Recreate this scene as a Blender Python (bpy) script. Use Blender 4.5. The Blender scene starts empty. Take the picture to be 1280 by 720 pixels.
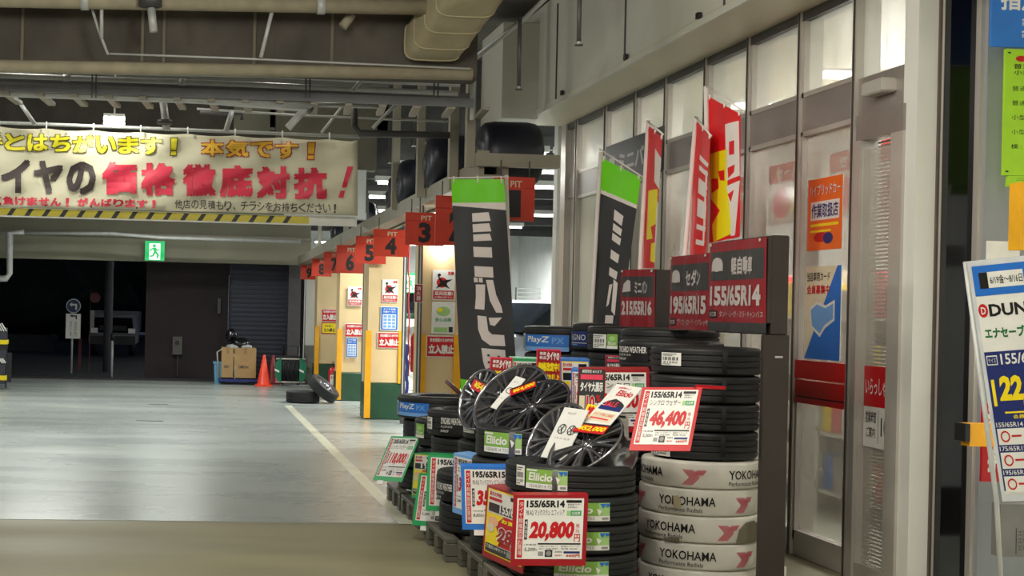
import bpy, bmesh, math, random
from mathutils import Vector, Matrix
random.seed(4)
C = bpy.context.scene.collection
D = bpy.data
PI = math.pi

# ------------------------------------------------------------------ camera
F_PX = 1800.0
YAW = math.atan(141/1800.0); ROLL = 0.022
PPX, PPY = 371.0, 386.0
CAM = Vector((0, 0, 1.5))
Fv = Vector((math.sin(YAW), math.cos(YAW), 0)); Rv = Vector((math.cos(YAW), -math.sin(YAW), 0)); Uv = Vector((0, 0, 1))
cd = D.cameras.new('camera'); cam = D.objects.new('camera', cd); C.objects.link(cam)
ax = Rv*math.cos(ROLL) + Uv*math.sin(ROLL); ay = Uv*math.cos(ROLL) - Rv*math.sin(ROLL); az = -Fv
M3 = Matrix((ax, ay, az)).transposed()
cam.matrix_world = Matrix.Translation(CAM) @ M3.to_4x4()
cd.sensor_width = 36; cd.lens = F_PX/1280*36
cd.shift_x = (640-PPX)/1280; cd.shift_y = (PPY-360)/1280
cd.clip_end = 300
bpy.context.scene.camera = cam

# ------------------------------------------------------------------ world and lights
w = D.worlds.new('night'); bpy.context.scene.world = w; w.use_nodes = True
nt = w.node_tree; bg = nt.nodes['Background']
bg.inputs[0].default_value = (0.12, 0.16, 0.26, 1); bg.inputs[1].default_value = 0.09
vs = bpy.context.scene.view_settings
vs.view_transform = 'Standard'; vs.look = 'None'; vs.gamma = 1; vs.use_curve_mapping = False; vs.exposure = 0.66

def area(name, loc, size, power, col=(1, .96, .88), rot=(0, 0, 0)):
    l = D.lights.new(name, 'AREA'); l.shape = 'RECTANGLE'; l.size = size[0]; l.size_y = size[1]
    l.energy = power; l.color = col
    o = D.objects.new(name, l); C.objects.link(o); o.location = loc; o.rotation_euler = rot
    return o
for (x, y, p) in ((-2.2, 4.0, 60), (0.9, 5.2, 70), (2.3, 3.0, 40)):
    area('lane_light', (x, y, 4.25), (.3, 1.2), p, (1, .93, .80))
def omni(name, loc, r, power, col=(1, .96, .86)):
    l = D.lights.new(name, 'POINT'); l.shadow_soft_size = r; l.energy = power; l.color = col
    o = D.objects.new(name, l); C.objects.link(o); o.location = loc; return o
for (x, y, z, p) in ((-2.6, 6.5, 3.6, 110), (0.6, 7.5, 3.7, 70), (1.6, 4.2, 3.3, 60), (-1.5, 1.0, 3.3, 110)):
    omni('lane_fill', (x, y, z), .35, p)  # unseen point fills, added to brighten the ceiling and soffit
omni('hidden_tube', (-1.6, 12.9, 4.2), .2, 28); omni('hidden_tube', (0.9, 13.3, 4.2), .2, 16)
for (x, y, p) in ((-1.9, 16.2, 70), (-2.0, 21.5, 100), (-.2, 25.5, 60), (-3.5, 13.0, 60)):
    area('lane_light', (x, y, 3.45), (1.2, .25), p, (.97, 1, .93))
for (x, y, p) in ((4.6, 17.5, 170), (4.6, 23.0, 170), (6.5, 29, 220), (6.5, 36.5, 260)):
    area('pit_light', (x, y, 3.2), (2.4, .3), p, (.98, 1, .95))
for (x, y, p) in ((5.6, 8.6, 95), (5.6, 11.6, 95)):
    area('shop_light', (x, y, 3.3), (1.2, 2.2), p*2.0, (1, .97, .92)); omni('shop_tube', (x+.2, y, 2.9), .3, p*1.1, (1, .97, .92))

area('outside_fill', (-7, 38, 5.5), (.6, .3), 420, (.75, .85, 1))  # unseen light added to lift the black exterior

# ------------------------------------------------------------------ pixel to world
def P(px, py, Y=None, X=None, Z=None):
    dx = px-PPX; dy = py-PPY
    u = dx*math.cos(ROLL)+dy*math.sin(ROLL); v = -dx*math.sin(ROLL)+dy*math.cos(ROLL)
    d = Fv*F_PX + Rv*u - Uv*v
    if Y is not None: t = Y/d.y
    elif X is not None: t = X/d.x
    else: t = (Z-1.5)/d.z
    return CAM + d*t
def proj(p):
    q = Vector(p)-CAM; f = q.dot(Fv); u = F_PX*q.dot(Rv)/f; v = -F_PX*q.z/f
    return (PPX+u*math.cos(ROLL)-v*math.sin(ROLL), PPY+u*math.sin(ROLL)+v*math.cos(ROLL))

# ------------------------------------------------------------------ materials
def s2l(c):
    return tuple(((x/12.92) if x <= .04045 else ((x+.055)/1.055)**2.4) for x in c)
MATS = {}
def mat(name, col, rough=.55, metal=0.0, var=.12, scale=6.0, bump=0.0, bscale=60.0, alpha=1.0, emit=None, estr=0, coat=0, spec=.5):
    """col is sRGB 0..1; noise gives gentle variation"""
    if name in MATS: return MATS[name]
    m = D.materials.new(name); m.use_nodes = True; n = m.node_tree; b = n.nodes['Principled BSDF']
    lin = s2l(col)
    tc = n.nodes.new('ShaderNodeTexCoord')
    nz = n.nodes.new('ShaderNodeTexNoise'); nz.inputs['Scale'].default_value = scale; nz.inputs['Detail'].default_value = 5
    n.links.new(tc.outputs['Object'], nz.inputs['Vector'])
    cr = n.nodes.new('ShaderNodeValToRGB')
    cr.color_ramp.elements[0].position = .3; cr.color_ramp.elements[1].position = .7
    cr.color_ramp.elements[0].color = tuple(x*(1-var) for x in lin)+(1,)
    cr.color_ramp.elements[1].color = tuple(min(1, x*(1+var)) for x in lin)+(1,)
    n.links.new(nz.outputs['Fac'], cr.inputs['Fac']); n.links.new(cr.outputs['Color'], b.inputs['Base Color'])
    b.inputs['Roughness'].default_value = rough; b.inputs['Metallic'].default_value = metal
    b.inputs['Alpha'].default_value = alpha; b.inputs['Coat Weight'].default_value = coat
    b.inputs['Specular IOR Level'].default_value = spec
    if bump:
        n2 = n.nodes.new('ShaderNodeTexNoise'); n2.inputs['Scale'].default_value = bscale; n2.inputs['Detail'].default_value = 3
        n.links.new(tc.outputs['Object'], n2.inputs['Vector'])
        bp = n.nodes.new('ShaderNodeBump'); bp.inputs['Strength'].default_value = bump; bp.inputs['Distance'].default_value = .01
        n.links.new(n2.outputs['Fac'], bp.inputs['Height']); n.links.new(bp.outputs['Normal'], b.inputs['Normal'])
    if emit:
        b.inputs['Emission Color'].default_value = s2l(emit)+(1,); b.inputs['Emission Strength'].default_value = estr
    MATS[name] = m
    return m
def ink(name, col): return mat('print_'+name, col, .45, 0, .05, 12)

INK = {}
for k, v in dict(white=(.88, .88, .86), black=(.06, .06, .07), red=(.75, .06, .10), darkred=(.60, .05, .10), pink=(.88, .22, .33), yellow=(.95, .85, .08),
                 orange=(.92, .42, .12), green=(.15, .62, .36), lime=(.45, .85, .10), blue=(.12, .42, .78), navy=(.10, .16, .42),
                 lightblue=(.45, .65, .88), grey=(.55, .55, .55), charcoal=(.17, .17, .18), cream=(.86, .82, .70), tan=(.72, .62, .48),
                 signred=(.76, .20, .10), yokored=(.80, .22, .34), palegreen=(.62, .78, .48), beige=(.78, .73, .62), skin=(.92, .70, .55),
                 elic=(.50, .68, .30), sky=(.16, .45, .80), limesign=(.62, .82, .16), wordgreen=(.10, .42, .20)).items():
    INK[k] = ink(k, v)

# ------------------------------------------------------------------ tagging
def tag(o, label=None, cat=None, group=None, kind=None):
    if label: o['label'] = label
    if cat: o['category'] = cat
    if group: o['group'] = group
    if kind: o['kind'] = kind
    return o
def empty(name, loc, label=None, cat=None, group=None, rot=(0, 0, 0), kind=None):
    o = D.objects.new(name, None); C.objects.link(o); o.location = Vector(loc); o.rotation_euler = rot; o.empty_display_size = .1
    return tag(o, label, cat, group, kind)
def wt(o):
    v = Vector((0, 0, 0))
    while o: v = v + o.location; o = o.parent
    return v

class MB:
    def __init__(s): s.v = []; s.f = []; s.m = []; s.mats = []; s.smooth = []
    def mi(s, m):
        if m not in s.mats: s.mats.append(m)
        return s.mats.index(m)
    def add(s, vs, fs, m, sm=False):
        b = len(s.v); s.v += [Vector(x) for x in vs]; i = s.mi(m)
        for f in fs: s.f.append([b+k for k in f]); s.m.append(i); s.smooth.append(sm)
    def hexa(s, p, m):   # 8 corners: bottom 4 ccw, top 4
        s.add(p, [(0, 3, 2, 1), (4, 5, 6, 7), (0, 1, 5, 4), (1, 2, 6, 5), (2, 3, 7, 6), (3, 0, 4, 7)], m); return s
    def box(s, a, b, m, bev=0):
        x0, y0, z0 = [min(a[i], b[i]) for i in range(3)]; x1, y1, z1 = [max(a[i], b[i]) for i in range(3)]
        if bev and min(x1-x0, y1-y0, z1-z0) > 2.2*bev:
            e = bev; V = []; 
            for (z, i) in ((z0, e), (z0+e, 0), (z1-e, 0), (z1, e)):
                V += [(x0+i+ (e if not i else 0)*0, y0+i, z), (x1-i, y0+i, z), (x1-i, y1-i, z), (x0+i, y1-i, z)]
            F = [(0, 3, 2, 1), (12, 13, 14, 15)]
            for k in range(3):
                for j in range(4): F.append((4*k+j, 4*k+(j+1) % 4, 4*k+4+(j+1) % 4, 4*k+4+j))
            s.add(V, F, m); return s
        return s.hexa([(x0, y0, z0), (x1, y0, z0), (x1, y1, z0), (x0, y1, z0), (x0, y0, z1), (x1, y0, z1), (x1, y1, z1), (x0, y1, z1)], m)
    def slab(s, p0, p1, p3, t, m):   # parallelogram p0,p1,p3 with thickness t backwards along -n
        p0, p1, p3 = Vector(p0), Vector(p1), Vector(p3); n = nrm(p0, p1, p3); p2 = p1+p3-p0
        q = [x-n*t for x in (p0, p1, p2, p3)]
        return s.hexa(q+[p0, p1, p2, p3], m)
    def tube(s, pts, r, m, seg=10, cap=True, r1=None):
        pts = [Vector(p) for p in pts]; n = len(pts); rings = []; base = len(s.v); i = s.mi(m)
        up = None
        for k, p in enumerate(pts):
            d = ((pts[min(k+1, n-1)]-pts[max(k-1, 0)])).normalized()
            a = d.orthogonal().normalized() if up is None else (up-d*up.dot(d)).normalized()
            up = a; b = d.cross(a)
            rr = r if r1 is None else r+(r1-r)*k/(n-1)
            # mitre
            sc = 1.0
            if 0 < k < n-1:
                c = (pts[k]-pts[k-1]).normalized().dot((pts[k+1]-pts[k]).normalized()); sc = 1/max(.5, math.sqrt(max(.25, (1+c)/2)))
            for j in range(seg):
                t = 2*PI*j/seg; s.v.append(p+(a*math.cos(t)+b*math.sin(t))*rr*(sc if 1 else 1))
        for k in range(n-1):
            for j in range(seg):
                s.f.append([base+k*seg+j, base+k*seg+(j+1) % seg, base+(k+1)*seg+(j+1) % seg, base+(k+1)*seg+j]); s.m.append(i); s.smooth.append(True)
        if cap:
            s.f.append([base+j for j in range(seg)][::-1]); s.m.append(i); s.smooth.append(False)
            s.f.append([base+(n-1)*seg+j for j in range(seg)]); s.m.append(i); s.smooth.append(False)
        return s
    def lathe(s, prof, m, seg=48, M=None, closed=False, sm=True):   # prof (r,z) about z
        M = M or Matrix.Identity(4); base = len(s.v); i = s.mi(m); n = len(prof)
        for k in range(seg):
            t = 2*PI*k/seg; c, q = math.cos(t), math.sin(t)
            for (r, z) in prof: s.v.append(M @ Vector((r*c, r*q, z)))
        for k in range(seg):
            k2 = (k+1) % seg
            for j in range(n if closed else n-1):
                j2 = (j+1) % n
                s.f.append([base+k*n+j, base+k2*n+j, base+k2*n+j2, base+k*n+j2]); s.m.append(i); s.smooth.append(sm)
        return s
    def build(s, name, parent=None, origin=None, local=False, bevel=0):
        me = D.meshes.new(name)
        off = Vector((0, 0, 0))
        if not local:
            if parent is not None: off = Vector((0, 0, 0))
            else:
                if origin is None:
                    xs = [v.x for v in s.v]; ys = [v.y for v in s.v]; zs = [v.z for v in s.v]
                    origin = Vector(((min(xs)+max(xs))/2, (min(ys)+max(ys))/2, min(zs)))
                off = Vector(origin)
        me.from_pydata([tuple(v-off) for v in s.v], [], s.f)
        for m in s.mats: me.materials.append(m)
        me.polygons.foreach_set('material_index', s.m); me.polygons.foreach_set('use_smooth', s.smooth)
        me.update()
        o = D.objects.new(name, me); C.objects.link(o)
        if parent is not None:
            o.parent = parent
            if not local: o.location = -wt(parent)
        else: o.location = off
        if bevel:
            bv = o.modifiers.new('bevel', 'BEVEL'); bv.width = bevel; bv.segments = 2; bv.limit_method = 'ANGLE'; bv.angle_limit = .7
        return o
def nrm(p0, p1, p3):
    n = (Vector(p1)-Vector(p0)).cross(Vector(p3)-Vector(p0)).normalized()
    c = Vector(p0)
    if n.dot(CAM-c) < 0: n = -n
    return n

# ------------------------------------------------------------------ text
TX = {}
def textmesh(sx, off=.0, res=2):
    k = (sx, off, res)
    if k in TX: return TX[k]
    cu = D.curves.new('t', 'FONT'); cu.body = sx; cu.offset = off; cu.resolution_u = res; cu.fill_mode = 'FRONT'
    o = D.objects.new('t', cu)
    me = D.meshes.new_from_object(o)
    vs = [(v.co.x, v.co.y) for v in me.vertices]; fs = [list(p.vertices) for p in me.polygons]
    D.objects.remove(o); D.curves.remove(cu); D.meshes.remove(me)
    if vs:
        x0 = min(a for a, b in vs); x1 = max(a for a, b in vs); y0 = min(b for a, b in vs); y1 = max(b for a, b in vs)
        vs = [((a-x0)/max(1e-6, x1-x0), (b-y0)/max(1e-6, y1-y0)) for a, b in vs]
    TX[k] = (vs, fs); return TX[k]

class Print:
    """flat print: u,v from the top left, h = layer; fmap(u,v,h)->point"""
    def __init__(s, fmap): s.map = fmap; s.q = []
    def rect(s, u0, v0, u1, v1, col, h=1): s.poly([(u0, v0), (u1, v0), (u1, v1), (u0, v1)], col, h); return s
    def poly(s, pts, col, h=1): s.q.append(([(a, b) for a, b in pts], [list(range(len(pts)))], col, h)); return s
    def disc(s, cu, cv, ru, rv, col, h=1, n=20, inner=None):
        if inner:
            p = []; f = []
            for k in range(n):
                t = 2*PI*k/n; p += [(cu+ru*math.cos(t), cv+rv*math.sin(t)), (cu+ru*inner*math.cos(t), cv+rv*inner*math.sin(t))]
            for k in range(n): a = 2*k; b = 2*((k+1) % n); f.append([a, b, b+1, a+1])
            s.q.append((p, f, col, h))
        else: s.poly([(cu+ru*math.cos(2*PI*k/n), cv+rv*math.sin(2*PI*k/n)) for k in range(n)], col, h)
        return s
    def text(s, t, u0, v0, u1, v1, col, h=2, off=.015, slant=0, res=2):
        if off > .018 and any(ord(c) > 0x2000 for c in t):
            vs, fs = textmesh(t, .006, res); nch = len(t); e = off-.004
            eu = e*(u1-u0)/nch; ev = e*(v1-v0)
            for (sx, sy) in ((-1, -1), (1, -1), (1, 1), (-1, 1), (0, 0)):
                s.q.append(([(u0+eu+a*(u1-u0-2*eu)+slant*b+sx*eu, v1-ev-b*(v1-v0-2*ev)+sy*ev) for a, b in vs], fs, col, h+.04*(sx+2*sy)/3))
            return s
        vs, fs = textmesh(t, min(off, .012) if any(ord(c) > 0x2000 for c in t) else off, res)
        s.q.append(([(u0+a*(u1-u0)+slant*b, v1-b*(v1-v0)) for a, b in vs], fs, col, h)); return s
    def vtext(s, t, u0, v0, u1, v1, col, h=2, off=.015):
        n = len(t); d = (v1-v0)/n
        for i, ch in enumerate(t):
            if ch == 'ー': s.rect(u0+.42*(u1-u0), v0+i*d+.05*d, u0+.58*(u1-u0), v0+i*d+.9*d, col, h)
            elif ch != ' ': s.text(ch, u0, v0+i*d+.05*d, u1, v0+(i+1)*d-.05*d, col, h, off)
        return s
    def build(s, name, parent, nu=0, nv=0, local=False, layer=.0012, bounds=(0, 0, 1, 1), weld=False):
        bm = bmesh.new(); mats = []
        for vs, fs, col, h in s.q:
            m = INK[col] if isinstance(col, str) else col
            if m not in mats: mats.append(m)
            i = mats.index(m); bv = [bm.verts.new((a, b, h)) for a, b in vs]
            for f in fs:
                try: fc = bm.faces.new([bv[k] for k in f]); fc.material_index = i
                except ValueError: pass
        for (n, a, lo, hi) in ((nu, 0, bounds[0], bounds[2]), (nv, 1, bounds[1], bounds[3])):
            for k in range(1, n):
                c = [0, 0, 0]; c[a] = lo+(hi-lo)*k/n; no = [0, 0, 0]; no[a] = 1
                bmesh.ops.bisect_plane(bm, geom=bm.verts[:]+bm.edges[:]+bm.faces[:], plane_co=c, plane_no=no, dist=1e-7)
        if weld: bmesh.ops.remove_doubles(bm, verts=bm.verts[:], dist=1e-4)
        for v in bm.verts: v.co = Vector(s.map(v.co.x, v.co.y, v.co.z*layer))
        me = D.meshes.new(name); bm.to_mesh(me); bm.free()
        for m in mats: me.materials.append(m)
        o = D.objects.new(name, me); C.objects.link(o); o.parent = parent
        if parent is not None and not local: o.location = -wt(parent)
        return o
def planar(p0, p1, p3):
    p0, p1, p3 = Vector(p0), Vector(p1), Vector(p3); n = nrm(p0, p1, p3); a = p1-p0; b = p3-p0
    return lambda u, v, h: p0+a*u+b*v+n*h
def cyl(R, th0, th1, z0, z1):    # local cylinder map; u 0..1 -> th0..th1 (left to right), v 0..1 top->bottom
    return lambda u, v, h: Vector(((R+h)*math.cos(th0+(th1-th0)*u), (R+h)*math.sin(th0+(th1-th0)*u), z1+(z0-z1)*v))

# ------------------------------------------------------------------ base materials
concrete_dark = mat('concrete_dark', (.33, .31, .28), .85, 0, .25, 2.5, .3, 30)
concrete_beam = mat('concrete_beam', (.44, .42, .36), .8, 0, .2, 2, .2, 30)
soffit_paint = mat('soffit_paint', (.74, .74, .69), .5, 0, .05, 1.5)
steel_paint = mat('steel_paint', (.56, .54, .48), .5, .1, .08, 5)
pipe_cream = mat('pipe_cream', (.60, .57, .48), .7, 0, .12, 8, .35, 14)
pipe_grey = mat('pipe_grey', (.72, .73, .72), .4, .1, .1, 10)
pipe_dark = mat('pipe_dark', (.30, .30, .30), .5, .3, .1, 10)
alu = mat('aluminium', (.74, .72, .69), .38, .35, .06, 4)
alu_dark = mat('header_metal', (.58, .55, .53), .4, .4, .08, 3)
black_plastic = mat('black_plastic', (.09, .09, .10), .5, 0, .1, 20)
brown_board = mat('brown_board', (.19, .155, .14), .5, 0, .1, 6)
night_wall = mat('night_wall', (.17, .13, .15), .8, 0, .15, 2)
white_wall = mat('white_wall', (.82, .83, .82), .6, 0, .06, 2)
pillar_paint = mat('pillar_paint', (.84, .74, .56), .5, 0, .06, 3)
pillar_green = mat('pillar_green', (.13, .28, .19), .35, 0, .15, 5)
yellow_guard = mat('yellow_guard', (.93, .66, .06), .45, 0, .08, 8)
red_sign = INK['signred']
tube_mat = mat('lamp_tube', (1, 1, 1), .4, 0, 0, 1, emit=(1, 1, .96), estr=9)
tube_dim = mat('lamp_tube_far', (1, 1, 1), .4, 0, 0, 1, emit=(1, 1, .96), estr=5)
glass_clear = mat('shop_glass', (.66, .64, .60), .1, 0, .12, 1.2, alpha=.6)
glass_frost = mat('frosted_glass', (.84, .85, .82), .3, 0, .1, 1.2, alpha=.58)
near_black = mat('dark_gap', (.05, .05, .06), .8)  # flat near-black for the drain slots and one far strip

def floor_mat(name, c1, c2, rough, bump):
    m = D.materials.new(name); m.use_nodes = True; n = m.node_tree; b = n.nodes['Principled BSDF']
    tc = n.nodes.new('ShaderNodeTexCoord'); mp = n.nodes.new('ShaderNodeMapping'); mp.inputs['Scale'].default_value = (.35, 1.1, 1)
    nz = n.nodes.new('ShaderNodeTexNoise'); nz.inputs['Scale'].default_value = 1.3; nz.inputs['Detail'].default_value = 7
    n.links.new(tc.outputs['Object'], mp.inputs['Vector']); n.links.new(mp.outputs['Vector'], nz.inputs['Vector'])
    cr = n.nodes.new('ShaderNodeValToRGB'); cr.color_ramp.elements[0].position = .32; cr.color_ramp.elements[1].position = .68
    cr.color_ramp.elements[0].color = s2l(c1)+(1,); cr.color_ramp.elements[1].color = s2l(c2)+(1,)
    n.links.new(nz.outputs['Fac'], cr.inputs['Fac']); n.links.new(cr.outputs['Color'], b.inputs['Base Color'])
    mr = n.nodes.new('ShaderNodeMapRange'); mr.inputs['To Min'].default_value = rough-.06; mr.inputs['To Max'].default_value = rough+.1
    n.links.new(nz.outputs['Fac'], mr.inputs['Value']); n.links.new(mr.outputs['Result'], b.inputs['Roughness'])
    n2 = n.nodes.new('ShaderNodeTexNoise'); n2.inputs['Scale'].default_value = 5; n2.inputs['Detail'].default_value = 4
    n.links.new(tc.outputs['Object'], n2.inputs['Vector'])
    bp = n.nodes.new('ShaderNodeBump'); bp.inputs['Strength'].default_value = bump; bp.inputs['Distance'].default_value = .004
    n.links.new(n2.outputs['Fac'], bp.inputs['Height']); n.links.new(bp.outputs['Normal'], b.inputs['Normal'])
    return m
epoxy = floor_mat('epoxy_floor', (.60, .625, .62), (.66, .68, .66), .26, .12)
olive = floor_mat('concrete_apron', (.44, .43, .33), (.54, .52, .41), .5, .25)
asphalt = floor_mat('asphalt', (.16, .17, .19), (.22, .23, .25), .8, .4)

def rubber_mat(name, col, n_sipe):
    m = D.materials.new(name); m.use_nodes = True; n = m.node_tree; b = n.nodes['Principled BSDF']
    b.inputs['Base Color'].default_value = s2l(col)+(1,); b.inputs['Roughness'].default_value = .55
    tc = n.nodes.new('ShaderNodeTexCoord'); sp = n.nodes.new('ShaderNodeSeparateXYZ'); n.links.new(tc.outputs['Object'], sp.inputs[0])
    at = n.nodes.new('ShaderNodeMath'); at.operation = 'ARCTAN2'; n.links.new(sp.outputs['Y'], at.inputs[0]); n.links.new(sp.outputs['X'], at.inputs[1])
    mu = n.nodes.new('ShaderNodeMath'); mu.operation = 'MULTIPLY'; mu.inputs[1].default_value = n_sipe; n.links.new(at.outputs[0], mu.inputs[0])
    mz = n.nodes.new('ShaderNodeMath'); mz.operation = 'MULTIPLY_ADD'; mz.inputs[1].default_value = 45; n.links.new(sp.outputs['Z'], mz.inputs[0]); n.links.new(mu.outputs[0], mz.inputs[2])
    si = n.nodes.new('ShaderNodeMath'); si.operation = 'SINE'; n.links.new(mz.outputs[0], si.inputs[0])
    gt = n.nodes.new('ShaderNodeMath'); gt.operation = 'GREATER_THAN'; gt.inputs[1].default_value = .86; n.links.new(si.outputs[0], gt.inputs[0])
    iv = n.nodes.new('ShaderNodeMath'); iv.operation = 'SUBTRACT'; iv.inputs[0].default_value = 1; n.links.new(gt.outputs[0], iv.inputs[1])
    bp = n.nodes.new('ShaderNodeBump'); bp.inputs['Strength'].default_value = .6; bp.inputs['Distance'].default_value = .004
    n.links.new(iv.outputs[0], bp.inputs['Height']); n.links.new(bp.outputs['Normal'], b.inputs['Normal'])
    return m
rubber = rubber_mat('tyre_rubber', (.095, .10, .11), 60)
rubber_plain = mat('drum_skin', (.09, .10, .15), .4, 0, .1, 8)

# ------------------------------------------------------------------ setting
def struct(name, mb, parent=None, **k):
    o = mb.build(name, parent, **k)
    if parent is None: o['kind'] = 'structure'
    return o
XW = 3.95
fl = MB(); fl.box((-9, 10.1, -.1), (12, 29.0, 0), epoxy); fl.box((4.1, 29, -.1), (12, 42, 0), epoxy)
fl.box((-9, -4, -.1), (12, 10.1, -.004), olive)
floor = struct('floor', fl, origin=(0, 10, 0))
# lane stripe, threshold strip and drain slots are part of the floor
st = mat('lane_paint', (.82, .82, .74), .35, 0, .12, 3)
a = P(360, 507, Z=0); b = P(509, 655, Z=0)
dirv = (b-a).normalized(); nn = Vector((dirv.y, -dirv.x, 0))*.055
m = MB(); m.hexa([a-nn, b-nn, b+nn, a+nn]+[q+Vector((0, 0, .003)) for q in (a-nn, b-nn, b+nn, a+nn)], st); m.build('lane_stripe', floor)
a = P(300, 504, Z=0)
for (x0, x1, y) in ((170, 204, 526), (186, 210, 505.5)):
    p0 = P(x0, y, Z=0.0); p1 = P(x1, y+.6, Z=0.0)
    MB().box((p0.x, p0.y-.03, 0), (p1.x, p0.y+.03, .003), near_black).build('drain_slot', floor)
ash = MB(); ash.box((-30, 29.0, -.12), (4.1, 75, -.03), asphalt); struct('floor_outside', ash)
ce = MB(); ce.box((-9, -4, 4.55), (12, 42, 4.7), concrete_dark); struct('ceiling', ce)
# left side of the garage (outside the frame) is a plain wall
MBw = MB(); MBw.box((-9.2, -4, 0), (-9, 29, 4.7), concrete_dark); struct('wall_left', MBw)
MBw = MB(); MBw.box((-9, -4.2, 0), (12, -4, 4.7), concrete_dark); struct('wall_rear', MBw)

# beams
tr = 0
def trim(mb, **k):
    global tr
    tr += 1; return struct('trim_%d' % tr, mb, **k)
zb = P(300, 90, Y=11.5).z
mb = MB(); mb.box((-9, 11.5, zb), (2.32, 11.72, 4.55), concrete_dark); beam1 = trim(mb)
for x in (28, 178, 205, 318, 415):       # form joints of the concrete, proud ribs
    p = P(x, 50, Y=11.5); MB().box((p.x-.012, 11.485, zb+.03), (p.x+.012, 11.5, 4.5), concrete_beam).build('form_rib', beam1)
mb = MB(); mb.box((-9, 21, 3.55), (2.6, 21.5, 4.55), concrete_dark); trim(mb)
mb = MB(); mb.box((1.4, 20.4, P(470, 275, Y=20.4).z), (2.55, 20.6, P(470, 213, Y=20.4).z), white_wall)
mb.box((1.25, 20.45, P(470, 213, Y=20.4).z), (2.7, 20.7, 4.5), concrete_beam); trim(mb)
# lintel over the far opening
z0 = P(200, 327, Y=28.7).z; z1 = P(200, 280, Y=28.7).z
lint = mat('lintel_paint', (.56, .55, .48), .7, 0, .08, 1.5)
mb = MB(); mb.box((-9, 28.7, z0), (2.5, 29.0, 4.55), lint); trim(mb)
mb = MB(); mb.box((-9, 28.55, P(200, 297, Y=28.6).z), (2.5, 28.7, P(200, 293, Y=28.6).z), steel_paint); trim(mb)
# dark side wall and shutter at the far end
def pbox(x0, y0, x1, y1, Y, t, m, mb=None):
    a = P(x0, y1, Y=Y); b = P(x1, y0, Y=Y); mb = mb or MB(); mb.box((a.x, Y, a.z), (b.x, Y+t, b.z), m); return mb
MBw = pbox(180, 328, 288, 484, 30.0, .3, night_wall); struct('wall_back', MBw)
shut = mat('dark_shutter', (.24, .26, .32), .6, .2, .08, 2)
mb = pbox(286, 330, 362, 483, 29.6, .1, shut); shutter = struct('door_1', mb)
for k in range(26):
    y = 332+k*5.7; pbox(287, y, 361, y+.9, 29.57, .03, mat('shutter_rib', (.19, .20, .25), .6, .2), None).build('slat', shutter)
mb = pbox(358, 325, 377, 490, 29.3, .4, mat('post_paint', (.38, .37, .38), .6)); trim(mb)
mb = pbox(375, 340, 381, 484, 28.9, .3, near_black); trim(mb)
mb = pbox(380, 330, 396, 484, 28.6, .3, white_wall); trim(mb)
mb = pbox(379, 432, 397, 484, 28.5, .1, mat('grey_plinth', (.45, .45, .43), .6)); trim(mb)

# yellow and black kerb at the far opening
kb = mat('kerb_black', (.12, .12, .13), .6)
kr = pbox(-40, 474.2, 272, 479.6, 28.95, .12, kb); o = kr.build('parking_kerb'); tag(o, 'low black kerb with yellow dashes along the far opening', 'kerb')
ky = MATS['yellow_guard']
for k in range(-1, 10):
    x = 24+k*25.9; pbox(x, 473.6+.02*(x)*1, x+13, 476.6+.02*x, 28.93, .01, mat('kerb_yellow', (.80, .72, .35), .6)).build('yellow_mark', o)

# ------------------------------------------------------------------ pit hall
pw = MB(); pw.box((9.5, 14.8, 0), (9.7, 42, 4.55), white_wall); struct('wall_right_pit', pw)
pw = MB(); pw.box((2.4, 40.5, 0), (9.5, 40.8, 4.55), white_wall); struct('wall_far_pit', pw)
pw = MB(); pw.box((3.9, 14.95, 0), (9.6, 15.1, 4.55), white_wall); struct('wall_shop_end', pw)
n = 0
for Y in (16.2, 18.2, 20.4, 23.0, 26.2, 30.0, 34.5, 39.0):
    for X in ((3.4, 4.9) if Y < 25 else (4.2, 6.4)):
        rw = ('first', 'second', 'third', 'fourth', 'fifth', 'sixth', 'seventh', 'farthest')[n//2]; sd = 'left' if n % 2 == 0 else 'right'; n += 1
        t = empty('tube_lamp', (X, Y, 3.35), '%s hand fluorescent tube lamp in the %s row of the lit pit hall' % (sd, rw), 'lamp', 'tube lamps of the pit hall')
        mm = MB(); mm.tube([(-.5, 0, .06), (-.5, 0, 1.19)], .006, pipe_dark, 6); mm.tube([(.5, 0, .06), (.5, 0, 1.19)], .006, pipe_dark, 6); mm.build('hanger_rods', t, local=True)
        MB().box((-.72, -.05, 0), (.72, .05, .07), white_wall).build('housing', t, local=True)
        mm = MB(); mm.tube([(-.68, 0, -.025), (.68, 0, -.025)], .022, tube_mat, 8); mm.build('tube', t, local=True)
# steel joists of the pit hall
for Y in (17.2, 19.3, 21.7, 24.6, 28, 32, 36.5):
    mb = MB(); mb.box((2.7, Y, 3.5), (9.5, Y+.12, 3.66), pipe_dark); mb.box((2.7, Y+.04, 3.66), (9.5, Y+.08, 4.55), pipe_dark); trim(mb)

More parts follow.
